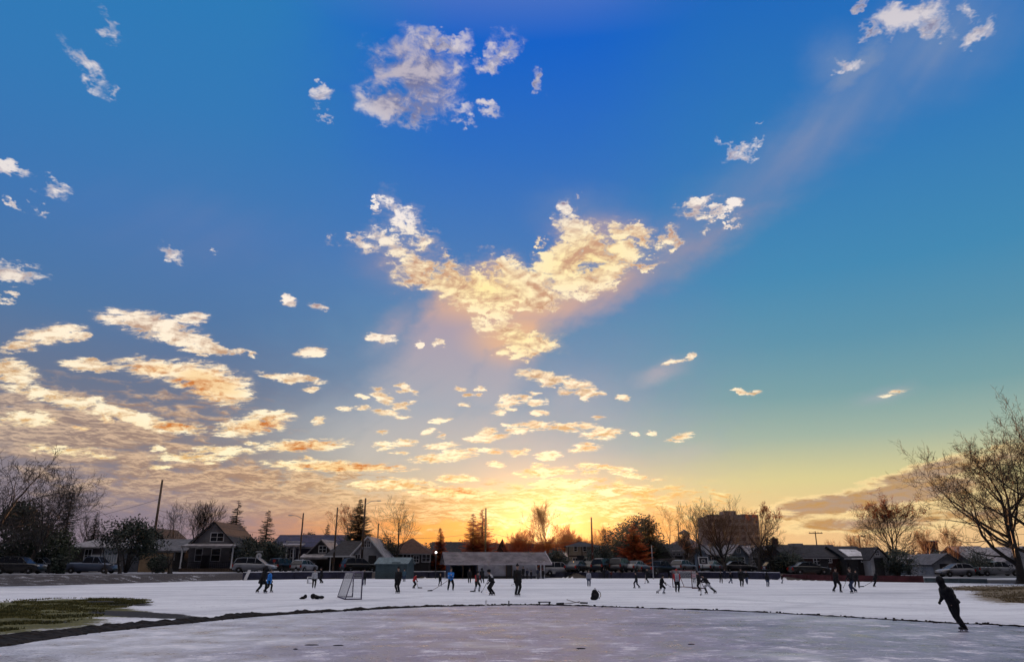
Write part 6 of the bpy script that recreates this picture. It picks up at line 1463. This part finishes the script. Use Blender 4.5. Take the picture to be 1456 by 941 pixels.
person(371.5, 843, 804, RT - .2, 'walk', K_black, K_black, 'person in a long black coat close behind the child in bright blue', coat=.24, bulk=1.15, hat='hood', lean_add=.18)
person(381, 842, 808, RT + .4, 'walk', K_blue, K_black, 'child in a bright blue coat beside the person in the long black coat', coat=.16, hat='hair', head=1.12, bulk=1.05)
person(419.5, 822.5, 803.5, FR, 'stand', K_black, K_white, 'person in a black top and white trousers before the navy boards', hat='knit', skates=False)
person(446, 836, 808, FR + .4, 'stand', K_lgrey, K_black, 'skater in a pale grey top and black trousers left of the near goal', hat='cap', coat=.0)
person(457, 828.5, 806, LF + .3, 'glide', K_black, K_black, 'person all in black just behind the skater in the pale grey top', hat='knit', skates=False)
person(517.5, 832, 808, FR, 'stand', K_black, K_black, 'dark figure directly right of the near goal', hat='cap')
person(565.5, 843, 805, FR - .5, 'pocket', K_black, K_black, 'broad skater all in black right of the near goal, facing the camera', hat='knit', bulk=1.2)
person(574.5, 826.5, 808, FR, 'stand', K_teal, K_jean, 'person in a dark blue-grey coat behind the broad black skater', hat='knit', skates=False, coat=.1)
person(588, 836, 814.5, RT + .5, 'stick', K_red, K_black, 'child in a red jacket holding a stick before the left end of the pavilion', hat='helmet', head=1.1, stickto=(594.5, 836), stickl='short hockey stick held by the child in the red jacket')
person(625.5, 833, 815, FR + .5, 'walk', K_black, K_dgrey, 'small child in dark clothes and a pale cap before the dark bay of the pavilion', hat='cap', hatm=K_tan, head=1.15)
person(640.5, 839.5, 806.5, FR + .25, 'stick', K_blue, K_black, 'hockey player in a blue jersey with a white ring on the chest', hat='hair', over=emblem, stickto=(614, 840), stickl='long hockey stick reaching out to the left from the player in blue', lean_add=-.32)
person(667.5, 829, 808, FR, 'stand', K_black, K_black, 'dark figure standing before the left white panel of the pavilion', hat='knit')
person(678, 841, 811, FR + .5, 'stick', K_red, K_black, 'player in a red and grey jersey with pale socks left of the bent player', hat='helmet', head=1.1, topfn=sleeves, topmats=[K_dgrey, K_red], stickto=(675, 841), stickl='hockey stick of the player in red and grey with pale socks', lean_add=-.2, socks=K_lgrey)
person(686, 828.5, 807, BK + .4, 'bend', K_black, K_black, 'bulky dark figure stooping behind the player with pale socks', hat='hood', bulk=1.25, lean_add=-.35)
person(700, 846, 809, LF - .3, 'stick', K_black, K_black, 'player in a black and white jersey bent left over a stick before the pavilion', hat='helmet', bulk=1.1, topfn=sash, topmats=[K_black, K_lgrey], stickto=(685, 842), stickl='pale hockey stick of the player in the black and white jersey')
person(735.5, 847, 801, FR + .6, 'stand', K_black, K_black, 'tallest skater all in black before the right white panel of the pavilion', hat='knit', bulk=1.1, stickto=(727, 832), stickl='short dark hockey stick carried by the tallest skater in black', coat=.12)
for i, (px, yf, yt, lb, cl, lg) in enumerate([(744, 820.5, 804.5, 'first person from the left in the dark row along the right white panel', K_black, K_black), (749.5, 820.5, 807.5, 'second person in the dark row along the right white panel of the pavilion', K_navy, K_black), (755, 820.5, 810, 'smaller third person in the dark row along the right white panel of the pavilion', K_black, K_navy),
        (764.5, 821, 806.5, 'left one of two dark people under the right end of the pavilion roof', K_navy, K_dgrey), (772, 821, 808, 'right one of two dark people under the right end of the pavilion roof', K_black, K_black)]):
    person(px, yf, yt, FR + (i % 3 - 1) * .5, ('stand', 'pocket')[i % 2], cl, lg, lb, hat='knit', skates=False, group='onlookers by the pavilion', voxel=.03, Y=92.6 - .3 * (i % 2), z=0)
person(837.5, 834, 809.5, FR, 'stand', K_grey, K_jean, 'skater in a grey top standing alone right of the pavilion', hat='hair', lean_add=.0)
for px, yt, lb, cl in ((858, 806.5, 'left one of the onlookers in dark coats right of the skater in the grey top', K_black), (863, 808, 'middle onlooker in a dark coat behind the dark boards', K_navy), (868.5, 811, 'right onlooker in a dark red coat behind the dark boards', cloth('maroon', (.10, .02, .02)))):
    q_ = bpt(px, -1.2); person(px, 824, yt, FR, 'pocket', cl, K_black, lb, hat='knit', skates=False, group='onlookers by the boards', voxel=.03, Y=q_.y)
person(905.5, 836, 812, LF - .5, 'walk', K_black, K_navy, 'slim skater in dark clothes alone left of the striding player in black', hat='cap')
person(922, 828.5, 807, LF, 'stick', K_black, K_black, 'dark player with a lowered stick far behind the striding player in black', hat='knit', lean_add=-.25, stickto=(917.5, 829), stickl='hockey stick of the far dark player left of the striding one')
person(941, 844, 816, RT - .15, 'stride', K_black, K_black, 'striding player in a black coat and white-striped socks at the right of the field', hat='helmet', bulk=1.2, lean_add=-.25, stickto=(953.5, 834), stickl='hockey stick of the striding player in the black coat', socks=K_lgrey)
person(963.5, 842, 808.5, FR, 'pocket', K_red, K_black, 'large player in a red and grey jersey facing the camera before the far goal', hat='knit', hatm=K_red, bulk=1.22, topfn=sleeves, topmats=[K_grey, K_red])
person(987.5, 829, 812, FR - .4, 'glide', K_pink, K_black, 'person in a pink jacket behind the post of the far goal', hat='hair')
person(995, 840, 811, LF + .2, 'glide', K_black, K_black, 'upright player in black just left of the lunging player', hat='knit')
person(1008, 844, 815, LF + .15, 'lunge', K_black, K_lgrey, 'lunging player in a dark top and pale shorts stretched low to the left', hat='helmet', lean_add=-.15, stickto=(997, 846), stickl='hockey stick of the lunging player', socks=K_dgrey)
person(1025.5, 829, 811, FR, 'walk', K_black, K_black, 'left one of three far dark skaters behind the lunging player', hat='knit')
person(1031, 823, 808, FR, 'stand', K_navy, K_navy, 'far skater in blue-black between two dark skaters', hat='knit', voxel=.03)
person(1039, 829, 812.5, RT, 'walk', K_black, K_jean, 'right one of three far dark skaters, moving to the right', hat='cap')
person(1055, 834, 807, FR, 'stand', K_black, K_black, 'broad dark skater in a heavy coat right of the far trio', bulk=1.35, hat='knit', coat=.15)
person(1062.5, 830.5, 810, FR - .5, 'walk', K_black, K_jean, 'dark skater half hidden behind the broad one in the heavy coat', hat='knit')
person(1092, 834, 813, FR, 'stand', K_black, K_jean, 'dark skater with legs apart standing alone before the wide low tree', hat='hood', bulk=1.15)
person(1112, 829, 815, RT, 'glide', K_black, K_grey, 'small dark skater at the left end of the red boards', hat='knit')
person(1191, 842, 806, FR + .4, 'walk', K_black, K_black, 'dark skater standing left of the striding pair before the red boards', hat='knit', bulk=1.15, coat=.06)
person(1213.5, 843, 806, LF + .2, 'stride', K_black, K_jean, 'dark skater striding with legs wide apart before the red boards', hat='hair', lean_add=-.4, stickto=(1199, 836), stickl='thin hockey stick of the dark skater striding before the red boards')
person(1219, 835.5, 809, FR, 'walk', K_black, K_black, 'dark skater directly behind the wide-striding one', hat='knit')
person(1246, 834, 810, RT - .5, 'leanglide', K_black, K_black, 'dark skater leaning to the left, rightmost before the red boards', hat='hood', lean_add=-.1, coat=.15, bulk=1.15, stickto=(1228, 834), stickl='thin hockey stick trailing left of the rightmost far skater')
# the near skater leaning towards the left
def pocket_tag(e_, ctx):
    m = MB(); m.ell(ctx['pel'] + Vector((-.19, .07, .05)), (.02, .03, .012), None, 0, 8, 5); m.build('reflective_tag', K_white, e_)
person(1362, 898, 819, LF - .05, 'leanglide', K_black, K_black, 'nearest skater, in black clothes and a hood, leaning far forward on the near ice', hat='hood', bulk=1.3, coat=0, voxel=.014, over=pocket_tag, lean_add=.02, group='skaters and hockey players on the snow', headturn=.1)
# ------------------------------------------------------------------ evening haze: even, pale air that glows round the low sun
m_ = MB(); m_.box(-420, 420, -40, 430, -1.0, 32.0)
hz_ = bpy.data.materials.new('haze'); hz_.use_nodes = True; nt = hz_.node_tree; nt.nodes.clear()
pv = nt.nodes.new('ShaderNodeVolumePrincipled'); pv.inputs['Color'].default_value = (.95, .88, .84, 1); pv.inputs['Density'].default_value = .000045; pv.inputs['Anisotropy'].default_value = .92
nt.links.new(pv.outputs[0], nt.nodes.new('ShaderNodeOutputMaterial').inputs['Volume'])
hz = m_.build('haze', hz_); tag(hz, kind='stuff')
